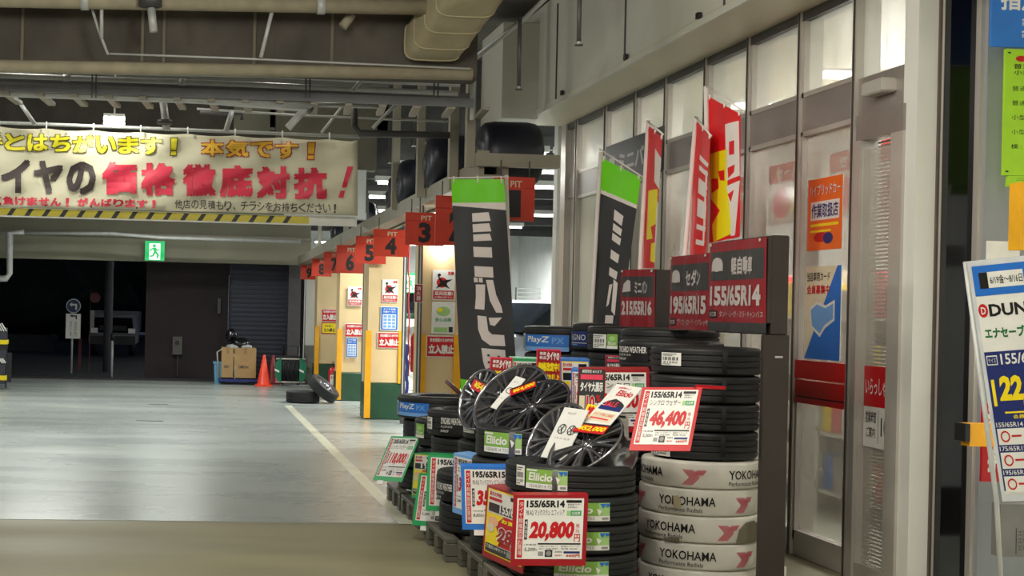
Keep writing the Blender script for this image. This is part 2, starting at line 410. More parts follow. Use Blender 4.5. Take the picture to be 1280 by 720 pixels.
# pillars with guards and notices
pil = [(8.9, 526, 573), (11.4, 460, 503)]
PX0 = 2.66
def poster(name, px, py, px1, py1, Y, label, fn, cat='notice', t=.006, X=None, group=None):
    p0 = P(px, py, Y=Y); p1 = P(px1, py, Y=Y); p3 = P(px, py1, Y=Y); p1 = Vector((p1.x, Y, p0.z)); p3 = Vector((p0.x, Y, p3.z))
    o = empty(name, ((p0.x+p1.x)/2, Y, p3.z), label, cat, group)
    mb = MB(); mb.slab(p0, p1, p3, t, INK['white']); mb.build('sheet', o)
    pr = Print(planar(p0, p1, p3)); fn(pr); pr.build('printing', o)
    return o
def pr_noentry(p):
    p.rect(.03, .05, .97, .97, 'red', 1); p.text('安全確認のためPIT内', .12, .12, .88, .3, 'white', 2, .03); p.text('立入禁止', .08, .42, .92, .85, 'white', 2, .05)
def pr_step(p):
    p.disc(.42, .42, .24, .17, 'red', 1); p.poly([(.2, .15), (.45, .35), (.9, .3), (.6, .45), (.78, .62), (.45, .52), (.15, .62), (.35, .42)], 'black', 2)
    p.disc(.3, .17, .07, .05, 'black', 2); p.text('危険', .68, .05, .95, .17, 'red', 2, .03); p.rect(.04, .68, .96, .97, 'red', 1)
    p.text('足元注意!', .1, .71, .9, .84, 'white', 2, .04); p.text('必ず通路をお通り下さい', .1, .87, .9, .94, 'white', 2, .01)
def pr_blue(p):
    p.rect(.03, .03, .97, .97, 'blue', 1); p.text('タイヤ交換', .15, .07, .85, .15, 'white', 2, .02); p.text('作業サービス', .15, .18, .85, .26, 'white', 2, .02)
    p.rect(.12, .32, .88, .92, 'white', 2)
    for i in range(3):
        for j in range(4): p.rect(.17+.24*i, .36+.14*j, .36+.24*i, .46+.14*j, 'lightblue', 3)
def pr_green(p):
    p.disc(.5, .3, .3, .15, 'palegreen', 1); p.disc(.35, .25, .12, .06, 'yellow', 2); p.text('安心点検', .15, .5, .85, .62, 'green', 2, .02); p.rect(.1, .8, .7, .95, 'palegreen', 1); p.rect(.74, .78, .92, .95, 'charcoal', 1)
def pr_yellow(p):
    p.rect(0, 0, 1, 1, 'red', .5); p.rect(.05, .07, .95, .93, 'yellow', 1); p.text('安全第一', .2, .2, .7, .4, 'black', 2, .01); p.text('立入禁止', .15, .5, .85, .82, 'black', 2, .03)
pillars = [(15.5, 527, 573, 260, 516, 'nearest'), (19.7, 460, 503, 300, 466, 'second'), (23.6, 424, 461, 300, 445, 'third'), (27.4, 396, 425, 310, 437, 'farthest')]
baseY = {15.5: 560, 19.7: 520, 23.6: 499, 27.4: 487}
for (Y, x0, x1, yt, yg, nm) in pillars:
    a = P(x0, 400, Y=Y); b = P(x1, 400, Y=Y); t = empty('pillar', ((a.x+b.x)/2, Y, 0), 'cream pillar with green foot and yellow corner guards, %s of the row' % nm, 'pillar', 'pillars between the service pits')
    zg = {15.5: P(540, 501, Y=15.5).z, 19.7: P(480, 479, Y=19.7).z, 23.6: P(440, 466, Y=23.6).z, 27.4: P(410, 455, Y=27.4).z}[Y]
    MB().box((a.x, Y, zg), (b.x, Y+.5, 2.5), pillar_paint, .01).build('shaft', t)
    MB().box((a.x-.02, Y-.02, 0), (b.x+.04, Y+.52, zg), pillar_green, .012).build('green_foot', t)
    zt = zg+.72
    MB().box((a.x-.035, Y-.045, .02), (a.x+.05, Y-.02, zg+.04), yellow_guard).build('corner_guard', t)
    MB().box((a.x-.03, Y-.03, zg), (a.x+.05, Y-.001, zt), yellow_guard).build('corner_guard', t)
    MB().box((b.x-.05, Y-.03, zg), (b.x+.03, Y-.001, zt), yellow_guard).build('corner_guard', t)
Yp = 15.48
poster('notice', 541, 337, 569, 375, Yp, 'white and red watch your step notice on the nearest pillar', pr_step)
poster('notice', 540, 377, 569, 417, Yp, 'pale green inspection notice on the nearest pillar', pr_green)
poster('notice', 533, 419, 571, 446, Yp, 'red no entry sign on the nearest pillar', pr_noentry)
Yp = 19.68
poster('notice', 478, 349, 498, 378, Yp, 'white and red watch your step notice on the second pillar', pr_step)
poster('notice', 476, 383, 498, 413, Yp, 'blue service notice on the second pillar', pr_blue)
poster('notice', 472, 415, 501, 435, Yp, 'red no entry sign on the second pillar', pr_noentry)
Yp = 23.58
poster('notice', 435, 358, 453, 382, Yp, 'white and red watch your step notice on the third pillar', pr_step)
poster('notice', 431, 404, 456, 421, Yp, 'red no entry sign on the third pillar', pr_noentry)
poster('notice', 433, 422, 447, 447, Yp, 'blue service notice on the third pillar', pr_blue)
Yp = 27.38
poster('notice', 402, 386, 423, 402, Yp, 'red no entry sign on the farthest pillar', pr_noentry)
poster('notice', 402, 403, 422, 417, Yp, 'yellow notice with red rim on the farthest pillar', pr_yellow)
# lamp glowing on the near pillar top
a = P(546, 320, Y=15.3); b = P(567, 294, Y=15.3)
o = MB().box((a.x, 15.3, a.z), (b.x, 15.45, b.z), mat('lamp_box', (1, 1, 1), .4, emit=(1, 1, .97), estr=6)).build('wall_lamp'); tag(o, 'bright square lamp at the top of the nearest cream pillar', 'lamp')
# black posts and door rails beside pillars
for (x0, x1, Y, lab) in ((453, 458, 22.0, 'beside the third pillar'), (503, 508, 19.0, 'right of the second pillar'), (522, 527, 15.3, 'left of the nearest pillar'), (422, 425, 26.5, 'right of the farthest pillar')):
    a = P(x0, 400, Y=Y); b = P(x1, 400, Y=Y)
    t = empty('door_rail', (a.x, Y, 0), 'dark vertical shutter rail %s' % lab, 'rail', 'shutter rails of the pits')
    MB().box((a.x, Y, 0), (b.x, Y+.05, 3.3), pipe_dark).build('rail', t)
    MB().box((a.x+.01, Y-.01, .3), (a.x+.025, Y, 3.0), pipe_grey).build('channel_lip', t)
for (x0, y0, x1, y1, Y, lab) in ((518, 355, 529, 378, 15.2, 'small red plate with white writing left of the nearest pillar'), (422, 363, 428, 380, 26.3, 'small dark red plate right of the farthest pillar')):
    def f(p): p.rect(.05, .03, .95, .97, 'darkred', 1); p.vtext('消火器', .25, .1, .75, .9, 'white', 2, .01)
    poster('wall_plate', x0, y0, x1, y1, Y, lab, f, 'sign')
def extinguisher(px, py, Y, h, lab):
    p = P(px, py, Y=Y); t = empty('fire_extinguisher', p, lab, 'extinguisher'); r = h*.16; m = mat('extinguisher_red', (.72, .10, .12), .3)
    mb = MB(); mb.lathe([(0, 0), (r*.9, 0), (r, .02), (r, h*.68), (r*.7, h*.78), (r*.3, h*.82), (0, h*.82)], m, 16); mb.build('cylinder', t, local=True)
    mb = MB(); mb.lathe([(r*.28, h*.8), (r*.28, h*.92), (0, h*.92)], black_plastic, 10); mb.box((-r*.2, -r*1.3, h*.9), (r*.2, r*.5, h*.94), black_plastic); mb.box((-r*.2, -r*1.3, h*.98), (r*.2, r*.4, h), black_plastic); mb.build('valve_handle', t, local=True)
    mb = MB(); mb.tube([(0, -r*.3, h*.86), (r*.9, -r*.5, h*.8), (r*1.15, 0, h*.5), (r*1.1, 0, h*.2)], r*.12, black_plastic, 6); mb.build('hose', t, local=True)
    pr = Print(cyl(r*1.01, math.radians(-130), math.radians(-50), h*.2, h*.55)); pr.rect(0, 0, 1, 1, 'white', 1); pr.text('消火器', .1, .1, .9, .4, 'red', 2); pr.build('label_sticker', t, nu=4, local=True)
extinguisher(415.5, 488, 25.0, .5, 'small red fire extinguisher at the foot of the farthest pillar')
extinguisher(522.5, 465, 17.5, .62, 'red fire extinguisher hanging left of the nearest pillar')
# blue and white rope hanging between pillars
for (x, y0, y1, c, lab) in ((508.5, 430, 516, 'blue', 'blue chain hanging in front of the second pit bay'), (511, 300, 470, 'pink', 'thin red cord hanging between the two nearest pillars')):
    mb = MB(); pts = [P(x+(.8*math.sin(k*1.7)), y0+(y1-y0)*k/14, Y=17.5) for k in range(15)]; mb.tube(pts, .02 if c == 'blue' else .01, ink(c+'_cord', (.25, .28, .6) if c == 'blue' else (.8, .3, .3)), 6)
    tag(mb.build('rope'), lab, 'rope')

# car bodies
def car(name, lab, M, paint, scale=1):
    t = empty(name, M.translation, lab, 'car'); R = M.to_3x3()
    def out(mb, nm, par=t): 
        mb.v = [R @ v*scale for v in mb.v]; return mb.build(nm, par, local=True)
    # profile sections along length (y), half width, z low, z high
    secs = [(-2.1, .62, .35, .72), (-2.0, .80, .25, .86), (-1.3, .84, .22, .98), (-.75, .84, .22, 1.02), (0, .85, .22, 1.04), (1.0, .85, .22, 1.05), (1.85, .83, .25, 1.02), (2.05, .74, .3, .9)]
    mb = MB(); V = []; n = 12
    for (y, hw, zl, zh) in secs:
        for k in range(n):
            a = 2*PI*k/n; ca, sa = math.cos(a), math.sin(a); e = .45
            V.append((hw*math.copysign(abs(ca)**e, ca), y, (zl+zh)/2+(zh-zl)/2*math.copysign(abs(sa)**e, sa)))
    Fc = [[i*n+k, i*n+(k+1) % n, (i+1)*n+(k+1) % n, (i+1)*n+k] for i in range(len(secs)-1) for k in range(n)]+[list(range(n)), list(range((len(secs)-1)*n, len(secs)*n))[::-1]]
    mb.add(V, Fc, paint, True); out(mb, 'body')
    mb = MB(); V = []
    for (y, z, hw) in ((-1.1, 1.0, .76), (-.3, 1.45, .62), (1.1, 1.48, .62), (1.8, 1.02, .74)): V += [(-hw, y, z), (hw, y, z)]
    lo = [(-.76, -1.0, .95), (.76, -1.0, .95), (.74, 1.75, .95), (-.74, 1.75, .95)]
    mb.add(V, [(0, 1, 3, 2), (2, 3, 5, 4), (4, 5, 7, 6), (0, 2, 4, 6), (1, 7, 5, 3)], mat('car_glass', (.08, .10, .12), .05, 0)); out(mb, 'cabin_glass')
    mb = MB(); mb.hexa([(-.62, -.3, 1.45), (.62, -.3, 1.45), (.62, 1.1, 1.48), (-.62, 1.1, 1.48), (-.58, -.25, 1.5), (.58, -.25, 1.5), (.58, 1.05, 1.52), (-.58, 1.05, 1.52)], paint); out(mb, 'roof')
    for sx in (-1, 1):
        for y in (-1.3, 1.3):
            mb = MB(); Mx = Matrix.Translation((sx*.74, y, .3)) @ Matrix.Rotation(PI/2, 4, 'Y'); mb.lathe([(.12, -.1), (.28, -.1), (.31, -.06), (.31, .06), (.28, .1), (.12, .1)], rubber_plain, 24, Mx, True); out(mb, 'wheel')
        mb = MB(); mb.box((sx*.72-.09, -2.08, .62), (sx*.72+.09, -1.9, .74), INK['white']); out(mb, 'headlamp')
        mb = MB(); mb.box((sx*.74-.07, 1.95, .62), (sx*.74+.07, 2.06, .84), INK['red']); out(mb, 'tail_lamp')
    return t
silver = mat('silver_paint', (.62, .64, .66), .2, .5, .03, 2); whitep = mat('white_paint', (.85, .86, .84), .25, 0, .03, 2)
car('car', 'silver car in the lit pit bay behind the black banner', Matrix.Translation((P(680, 430, Y=22).x+.1, 22.5, .22)) @ Matrix.Rotation(math.radians(-62), 4, 'Z'), silver)
car('car', 'white car lifted in the pit bay left of the second pillar', Matrix.Translation((P(463, 445, Y=26).x+.55, 26.0, .35)) @ Matrix.Rotation(math.radians(180), 4, 'Z'), whitep)
# shelves at back of the pit
a = P(642, 424, Y=38); b = P(672, 374, Y=38)
t = empty('wire_shelf', (a.x, 38, a.z), 'wire grid panel on the white wall of the pit hall', 'rack')
mb = MB(); mb.box((a.x, 37.9, b.z-.6), (a.x+.03, 37.95, b.z+.3), pipe_dark); mb.box((b.x+.4, 37.9, b.z-.6), (b.x+.43, 37.95, b.z+.3), pipe_dark); mb.build('frame', t)
for k in range(8): MB().box((a.x, 37.9, b.z-.5+k*.11), (b.x+.4, 37.92, b.z-.485+k*.11), pipe_grey).build('wire', t)
t = empty('tool_cabinet', (a.x+.3, 36.5, 0), 'blue tool cabinet beneath the grid panel in the pit hall', 'cabinet')
mb = MB(); mb.box((a.x-.3, 36.5, 0), (a.x+.6, 37.2, 1.15), INK['navy'], .02); mb.build('body', t)
for k in range(4): 
    d = MB().box((a.x-.25, 36.46, .1+k*.26), (a.x+.55, 36.5, .31+k*.26), INK['blue']).build('drawer', t); MB().box((a.x, 36.43, .22+k*.26), (a.x+.3, 36.46, .24+k*.26), pipe_grey).build('handle', d)

# ------------------------------------------------------------------ PIT signs and the overhead rail
rail = empty('overhead_rail', (2.5, 20, 2.5), 'long cream steel rail running above the numbered pit signs', 'rail')
zr = 2.60
rz0 = lambda Y: 0
pa = P(372, 331, Y=28.0); pb = P(598, 222, Y=12.6)
for (o1, o2, zz0, zz1) in ((0, .05, 0, .16), (.05, .2, 0, .03), (.22, .27, -.02, .12)):
    mb = MB(); mb.hexa([(pa.x+o1, pa.y, pa.z+zz0), (pb.x+o1, pb.y, pb.z+zz0), (pb.x+o2, pb.y, pb.z+zz0), (pa.x+o2, pa.y, pa.z+zz0), (pa.x+o1, pa.y, pa.z+zz1), (pb.x+o1, pb.y, pb.z+zz1), (pb.x+o2, pb.y, pb.z+zz1), (pa.x+o2, pa.y, pa.z+zz1)], steel_paint)
    mb.build('channel', rail)
for (x0, x1, Y, yb) in ((491, 500, 16.8, 262), (522, 531, 15.0, 246), (562, 573, 13.4, 236), (400, 404, 25, 310), (432, 438, 21.5, 295)):
    a = P(x0, 200, Y=Y); b = P(x1, 200, Y=Y); MB().box((a.x, Y, P(x0, yb, Y=Y).z), (b.x, Y+.1, 4.5), steel_paint).build('hanger_post', rail)
fr = empty('steel_frame', (2.6, 12.5, 2.9), 'cream square steel frame hanging beside the white soffit box', 'frame')
def pb2(x0, y0, x1, y1, Y, t, m, nm, par): return pbox(x0, y0, x1, y1, Y, t, m).build(nm, par)
pb2(583, 94, 596, 208, 12.5, .1, steel_paint, 'upright', fr); pb2(594, 194, 700, 207, 12.5, .1, steel_paint, 'crossbar', fr)
pb2(596, 188, 612, 194, 12.52, .05, steel_paint, 'gusset', fr)
drums = [(13.1, 597, 675, 158, 226, 'nearest'), (14.9, 532, 602, 168, 240, 'second'), (16.7, 497, 560, 200, 262, 'third'), (19.0, 484, 520, 232, 262, 'fourth'), (22.5, 440, 470, 262, 282, 'fifth'), (25.5, 415, 440, 285, 302, 'sixth')]
for (Y, x0, x1, y0, y1, nm) in drums:
    a = P(x0, (y0+y1)/2, Y=Y); b = P(x1, (y0+y1)/2, Y=Y); r = .30 if Y < 22 else .26; x1r = b.x
    L = b.x-a.x
    t = empty('hose_drum', ((a.x+b.x)/2, Y, a.z-r), 'large dark navy drum on the overhead rail, %s from the shop' % nm, 'drum', 'dark drums above the pit signs')
    M = Matrix.Translation(((a.x+b.x)/2, Y, a.z)) @ Matrix.Rotation(PI/2, 4, 'Y'); h = L/2
    mb = MB(); mb.lathe([(0, -h), (r*.5, -h), (r*.82, -h+.02), (r*.95, -h+.06), (r, -h+.14), (r, h-.14), (r*.95, h-.06), (r*.82, h-.02), (r*.5, h), (0, h)], rubber_plain, 32, M); mb.build('drum', t)
    mb = MB(); mb.lathe([(0, -h-.02), (.07, -h-.02), (.08, -h), (.08, -h+.03)], pipe_dark, 16, M); mb.build('axle_cap', t)
    if nm == 'nearest': continue
    mb = MB(); mb.box(((a.x+b.x)/2-.05, Y-.03, a.z+r*.9), ((a.x+b.x)/2+.05, Y+.03, min(4.5, a.z+r+.5)), pipe_dark); mb.build('hanger', t)
signs = [('9', 376, 400, 329, 349, 28.0, 'PIT'), ('8', 390, 409, 322, 345, 25.9, 'PIT'), ('7', 405, 423, 314, 341, 23.8, 'PIT'), ('6', 421, 455, 306, 341, 21.7, 'PIT'), ('5', 445, 483, 295, 329, 19.6, 'PIT'),
         ('4', 467, 511, 286, 320, 17.6, 'PIT'), ('3', 507, 556, 265, 306, 15.2, 'PIT'), ('2', 545, 596, 244, 306, 13.9, 'PIT'), ('1', 618, 669, 220, 275, 12.4, 'PIT')]
for (nmb, x0, x1, y0, y1, Y, tx) in signs:
    p0 = P(x0, y0, Y=Y); wd = .40 if nmb not in '12' else .37; p1 = p0+Vector((P(x1, y0, Y=Y).x-p0.x if nmb in '1234569' else .36, 0, -.004)); p3 = Vector((p0.x, Y, P(x0, y1, Y=Y).z))
    t = empty('bay_sign', ((p0.x+p1.x)/2, Y, p3.z), 'orange red hanging pit sign, %s' % dict(zip('123456789', ('nearest the shop, right of the black flag', 'half hidden by the black flag', 'third from the shop, reading three', 'fourth from the shop, reading four', 'fifth from the shop, reading five', 'sixth from the shop, reading six', 'third from the far end, reading seven', 'next to the farthest, reading eight', 'farthest and smallest, reading nine')))[nmb], 'sign', 'numbered pit signs under the rail')
    mb = MB(); mb.slab(p0, p1, p3, .02, red_sign); mb.build('panel', t)
    pr = Print(planar(p0, p1, p3)); o_ = .1 if nmb in '3' else 0
    sh = {'5': .04, '9': .06}.get(nmb, 0)
    pr.text('PIT', .40-sh, .09, .68-sh, .24, 'beige', 1, .02); pr.text(nmb, .34-sh, .30, .66-sh, .92, 'black', 1, .05)
    pr.rect(0, .245, .36-sh, .262, 'darkred', .5); pr.rect(.74-sh, .245, 1, .262, 'darkred', .5); pr.build('printing', t)
    mb = MB(); q = p0.lerp(p1, .15); q2 = p0.lerp(p1, .85); mb.tube([q+Vector((0, -.01, 0)), q+Vector((0, -.01, .14))], .006, pipe_dark, 6); mb.tube([q2+Vector((0, -.01, 0)), q2+Vector((0, -.01, .14))], .006, pipe_dark, 6); mb.build('hanger', t)

# ------------------------------------------------------------------ ceiling services
def pipe(pts, Y, rpx, m, lab, name='ceiling_pipe', seg=12, collars=0, cat='pipe', sub=None):
    ys = Y if isinstance(Y, (list, tuple)) else [Y]*len(pts)
    P3 = [P(x, y, Y=yy) for (x, y), yy in zip(pts, ys)]
    r = rpx*ys[0]/F_PX
    if pts[0][0] == -60 and 'banner' not in name: P3[0] = P3[0]+(P3[0]-P3[1]).normalized()*3.5
    mb = MB(); mb.tube(P3, r, m, seg)
    o = mb.build(name); tag(o, lab, cat)
    if collars:
        for k in range(collars):
            f = (k+.5)/collars; q = P3[0].lerp(P3[1], f); d = (P3[1]-P3[0]).normalized()*.03
            mm = MB(); mm.tube([q-d, q+d], r*1.18, pipe_grey, seg); mm.build('collar', o, local=False)
            o.children[-1].location = -o.location
    return o
pipe([(-60, -2), (546, 9)], 11.0, 10, pipe_cream, 'fat cream lagged pipe along the very top of the picture', collars=4)
pipe([(-60, 81.5), (590, 92.5)], 11.2, 8, pipe_cream, 'cream lagged pipe along the bottom edge of the dark concrete beam')
pipe([(-60, 86), (330, 94), (575, 106)], 12.2, 3.2, pipe_grey, 'slim grey pipe just beneath the concrete beam', collars=5)
pipe([(-60, 93), (300, 106), (572, 118)], 12.5, 4.3, pipe_grey, 'bright metal pipe above the cable ladder', collars=6)
pipe([(-60, 114), (250, 125), (392, 131), (375, 143), (360, 160)], 12.0, 4.8, pipe_grey, 'light grey pipe beneath the cable ladder with a bend at its right end')
pipe([(396, 131), (480, 133)], 12.1, 3, pipe_grey, 'short grey pipe continuing right of the bent pipe')
pipe([(443, 124), (443, 158), (450, 167), (562, 169)], 13.2, 4.2, pipe_dark, 'dark pipe dropping and turning right above the banner end', collars=0)
pipe([(-60, 151), (100, 157), (450, 171)], 14.05, 2.2, pipe_grey, 'thin bar that the large banner hangs from', name='banner_bar', cat='bar')
pipe([(110, -5), (124, 40), (135, 68)], 11.1, 1.8, pipe_grey, 'thin slanting hanger rod left of the white pipe stub', 'hanger_rod', cat='rod')
pipe([(127, -5), (127, 48)], 11.05, 2.4, pipe_grey, 'upright hanger rod beside the slanting one at upper left', 'hanger_rod', cat='rod')
pipe([(343, 2), (326, 72)], 11.05, 2.6, pipe_grey, 'light slanting hanger rod crossing the concrete beam', 'hanger_rod', cat='rod')
pipe([(135, 67), (300, 73), (588, 86)], 11.12, 1.3, pipe_grey, 'thin conduit along the lower edge of the concrete beam')
pipe([(189, 10), (192, 40)], 10.95, 5.2, pipe_grey, 'stubby white pipe end hanging at the upper left')
pipe([(440, 18), (428, 34)], 11.2, 6, pipe_cream, 'stubby slanting pipe end near the top centre')
pipe([(246, 136), (370, 144), (560, 152)], 13.5, 1.5, pipe_grey, 'thin conduit behind the cable ladder')
pipe([(302, 150), (302, 142), (250, 140)], 13.7, 2.4, pipe_dark, 'small dark elbow pipe above the banner')
pipe([(26, 130), (44, 156)], 13.4, 2.6, pipe_grey, 'short slanting brace at the left above the banner', 'brace', cat='rod')
pipe([(290, 139), (282, 165)], 13.4, 3.4, pipe_grey, 'short slanting pipe above the banner middle', 'brace', cat='rod')
pipe([(430, 130), (402, 166)], 13.6, 1.8, pipe_grey, 'thin slanting brace above the banner right end', 'brace', cat='rod')
pipe([(497, 128), (466, 160)], 13.0, 2.2, pipe_grey, 'slanting brace right of the dropping dark pipe', 'brace', cat='rod')
pipe([(456, 96), (440, 114)], 12.0, 2.4, pipe_grey, 'small brace over the cable ladder', 'brace', cat='rod')
pipe([(204, 128), (207, 150), (208, 163)], 13.0, 5, pipe_grey, 'short upright pipe standing behind the banner top')
pipe([(206, 150), (206, 155)], 12.9, 10, pipe_dark, 'dark round clamp around the upright pipe', 'pipe_clamp', cat='clamp')
pipe([(188, -6), (188, 8)], 10.9, 15, pipe_dark, 'dark round clamp gripping the cream pipe at upper left', 'pipe_clamp', cat='clamp')
pipe([(-20, 291), (140, 292), (200, 297), (376, 302)], 27.5, 2.2, pipe_grey, 'thin pipe along the lintel of the far opening')
pipe([(30, 290), (12, 291), (12, 342), (8, 348), (-20, 349)], 27.0, 3.6, pipe_grey, 'grey downpipe bending left at the far left of the opening')
pipe([(700, -20), (657, 22), (592, 74), (590, 150)], [10.6, 11.2, 12.0, 12.0], 3.3, pipe_grey, 'grey conduit running diagonally beside the white soffit box')
# sprinkler drops
for (x, y0, y1, Y, lab) in ((648.5, 20, 108, 11.0, 'long dark sprinkler drop in front of the soffit box corner'), (723.5, -20, 52, 9.4, 'short sprinkler drop before the white soffit side')):
    p = P(x, y1, Y=Y); q = P(x+1.5, y0, Y=Y)
    t = empty('sprinkler', p, lab, 'sprinkler')
    mb = MB(); mb.tube([p, q], .016, pipe_dark, 10); mb.build('drop_pipe', t)
    mb = MB(); mb.tube([p+Vector((0, 0, .03)), p+Vector((0, 0, -.02))], .012, pipe_grey, 10); mb.tube([p-Vector((0, 0, .02)), p-Vector((0, 0, .028))], .028, pipe_dark, 14); mb.build('sprinkler_head', t)
# cable ladder
lad = empty('cable_ladder', P(250, 118, Y=11.8), 'grey cable ladder with short rungs crossing under the beam', 'cable tray')
def bar(mb, a, b, hw, hh, m):
    a = Vector(a); b = Vector(b); d = (b-a).normalized(); s_ = d.cross(Vector((0, 0, 1))).normalized()*hw; u_ = Vector((0, 0, hh))
    mb.hexa([a-s_-u_, b-s_-u_, b+s_-u_, a+s_-u_, a-s_+u_, b-s_+u_, b+s_+u_, a+s_+u_], m); return mb
for (yy0, yy1, Y) in ((101, 122, 12.5), (108, 129, 11.9)):
    bar(MB(), P(-60, yy0-2, Y=Y), P(592, yy1, Y=Y), .02, .035, mat('ladder_steel', (.42, .43, .44), .5, .3)).build('side_rail', lad)
for k in range(15):
    x = 6+k*43; f = (x+60)/652
    a = P(x, 108+21*f+1, Y=11.9); b = a+Vector((.05, .6, 0)); bar(MB(), a-Vector((0, 0, .03)), b-Vector((0, 0, .03)), .03, .015, steel_paint).build('rung', lad)
for x in (115, 382, 542):
    for dx in (0, 5):
        p = P(x+dx, 115, Y=11.88); MB().box((p.x-.006, 11.86, p.z-.05), (p.x+.006, 11.872, p.z+.3), pipe_dark).build('hanger', lad)
# lagged duct hanging down
duct = empty('lagged_duct', P(540, 60, Y=10), 'fat cream lagged duct turning up toward the top centre', 'duct')
mb = MB()
sec = []
c0 = P(541, 58, Y=11.2); c1 = P(560, 28, Y=10.6); c2 = P(600, -30, Y=10.0)
mb = MB(); V = []; Fc = []
path = [(P(538, 60, Y=11.45), .12, .06), (P(539, 57, Y=11.42), .20, .12), (P(541, 52, Y=11.35), .225, .165), (P(553, 36, Y=11.2), .225, .18), (P(567, 14, Y=11.0), .225, .19), (P(583, -9, Y=10.7), .23, .2), (P(603, -40, Y=10.3), .23, .2)]
ns = 32; pts = []
for i, (c, hw, hh) in enumerate(path):
    for k in range(ns):
        t = 2*PI*k/ns; ca, sa = math.cos(t), math.sin(t)
        V.append(c+Vector((hw*math.copysign(abs(ca)**.4, ca)*1.0, 0, hh*math.copysign(abs(sa)**.4, sa)*.9)))
Fc = [[i*ns+k, i*ns+(k+1) % ns, (i+1)*ns+(k+1) % ns, (i+1)*ns+k] for i in range(len(path)-1) for k in range(ns)]+[list(range(ns))[::-1]]
mb.add(V, Fc, mat('lagging', (.66, .62, .50), .75, 0, .1, 4, .7, 9), True); mb.build('duct_body', duct)
for i in (2, 3, 4, 5):
    c, hw, hh = path[i]; mm = MB(); pp = []
    for k in range(21):
        t = 2*PI*k/20; ca, sa = math.cos(t), math.sin(t); pp.append(c+Vector((hw*1.0*math.copysign(abs(ca)**.4, ca), 0, .905*hh*math.copysign(abs(sa)**.4, sa))))
    mm.tube(pp, .008, MATS['lagging'], 6, cap=False); mm.build('wrap_seam', duct)
# ceiling board with cream patch behind ladder
o = pbox(292, 132, 338, 165, 20.9, .02, MATS['lintel_paint']).build('wall_panel'); tag(o, 'cream panel glimpsed above the banner behind the pipes', 'panel')
dk = empty('metal_decking', P(400, 140, Y=20.5), 'ribbed metal ceiling decking glimpsed above the right end of the banner', 'decking')
for k in range(11):
    y = 129+k*3.1; pbox(318, y, 561, y+1.5, 20.93, .06, mat('deck_steel', (.60, .62, .62), .5, 0)).build('rib', dk)
# near lamp hanging over banner
lt = empty('hanging_lamp', P(143, 150, Y=15.5), 'bright twin tube lamp glowing above the banner', 'lamp')
a = P(130, 150, Y=15.5); b = P(156, 150, Y=15.5)
mb = MB(); mb.box((a.x, 15.4, a.z+.03), (b.x, 15.6, a.z+.06), white_wall); mb.build('housing', lt)
for dz in (0, -.05):
    mb = MB(); mb.tube([(a.x, 15.45, a.z+dz+.01), (b.x, 15.45, a.z+dz+.01)], .018, mat('bright_tube', (1, 1, 1), .4, emit=(1, 1, .93), estr=25), 8); mb.build('tube', lt)
mb = MB(); mb.tube([((a.x+b.x)/2, 15.5, a.z+.06), ((a.x+b.x)/2, 15.5, 4.5)], .01, pipe_grey, 6); mb.build('hanger', lt)
lp = D.lights.new('banner_lamp_glow', 'AREA'); lp.shape = 'RECTANGLE'; lp.size = .22; lp.size_y = .1; lp.energy = 9; lp.color = (1, 1, .88)
lo = D.objects.new('banner_lamp_glow', lp); C.objects.link(lo); lo.location = ((a.x+b.x)/2, 13.55, 3.55); lo.rotation_euler = (math.radians(35), 0, 0)

omni('hanging_tube_light', ((a.x+b.x)/2, 15.9, a.z+.15), .15, 30, (1, 1, .92))
# exit sign
def pr_exit(p):
    p.rect(0, 0, 1, 1, mat('exit_green', (.05, .55, .30), .4, emit=(.05, .60, .32), estr=.9), .5)
    wm = mat('exit_white', (.9, 1, .9), .4, emit=(.85, 1, .8), estr=.9)
    p.rect(.22, .12, .78, .95, wm, 1); g = mat('exit_green', (0, 0, 0))
    p.disc(.47, .24, .09, .08, g, 2); p.poly([(.38, .34), (.55, .32), (.60, .55), (.48, .60)], g, 2); p.poly([(.50, .55), (.60, .53), (.72, .70), (.68, .88), (.60, .86), (.62, .72)], g, 2)
    p.poly([(.46, .56), (.56, .60), (.42, .80), (.24, .82), (.24, .75), (.38, .72)], g, 2); p.poly([(.40, .35), (.26, .42), (.24, .54), (.30, .54), (.33, .46), (.42, .42)], g, 2); p.poly([(.54, .34), (.66, .44), (.74, .38), (.76, .43), (.66, .52), (.52, .42)], g, 2)
def exit_sign(x0, y0, x1, y1, Y, lab):
    p0 = P(x0, y0, Y=Y); p1 = Vector((P(x1, y0, Y=Y).x, Y, p0.z)); p3 = Vector((p0.x, Y, P(x0, y1, Y=Y).z))
    t = empty('exit_sign', p3, lab, 'sign'); MB().slab(p0, p1, p3, .06, white_wall).build('housing', t); pr = Print(planar(p0, p1, p3)); pr_exit(pr); pr.build('lit_face', t)
exit_sign(181.5, 301, 206, 325.5, 28.4, 'green and white running man exit sign on the far lintel')
exit_sign(505, 341, 522, 366, 24.5, 'green exit sign glimpsed between the two nearest pillars')

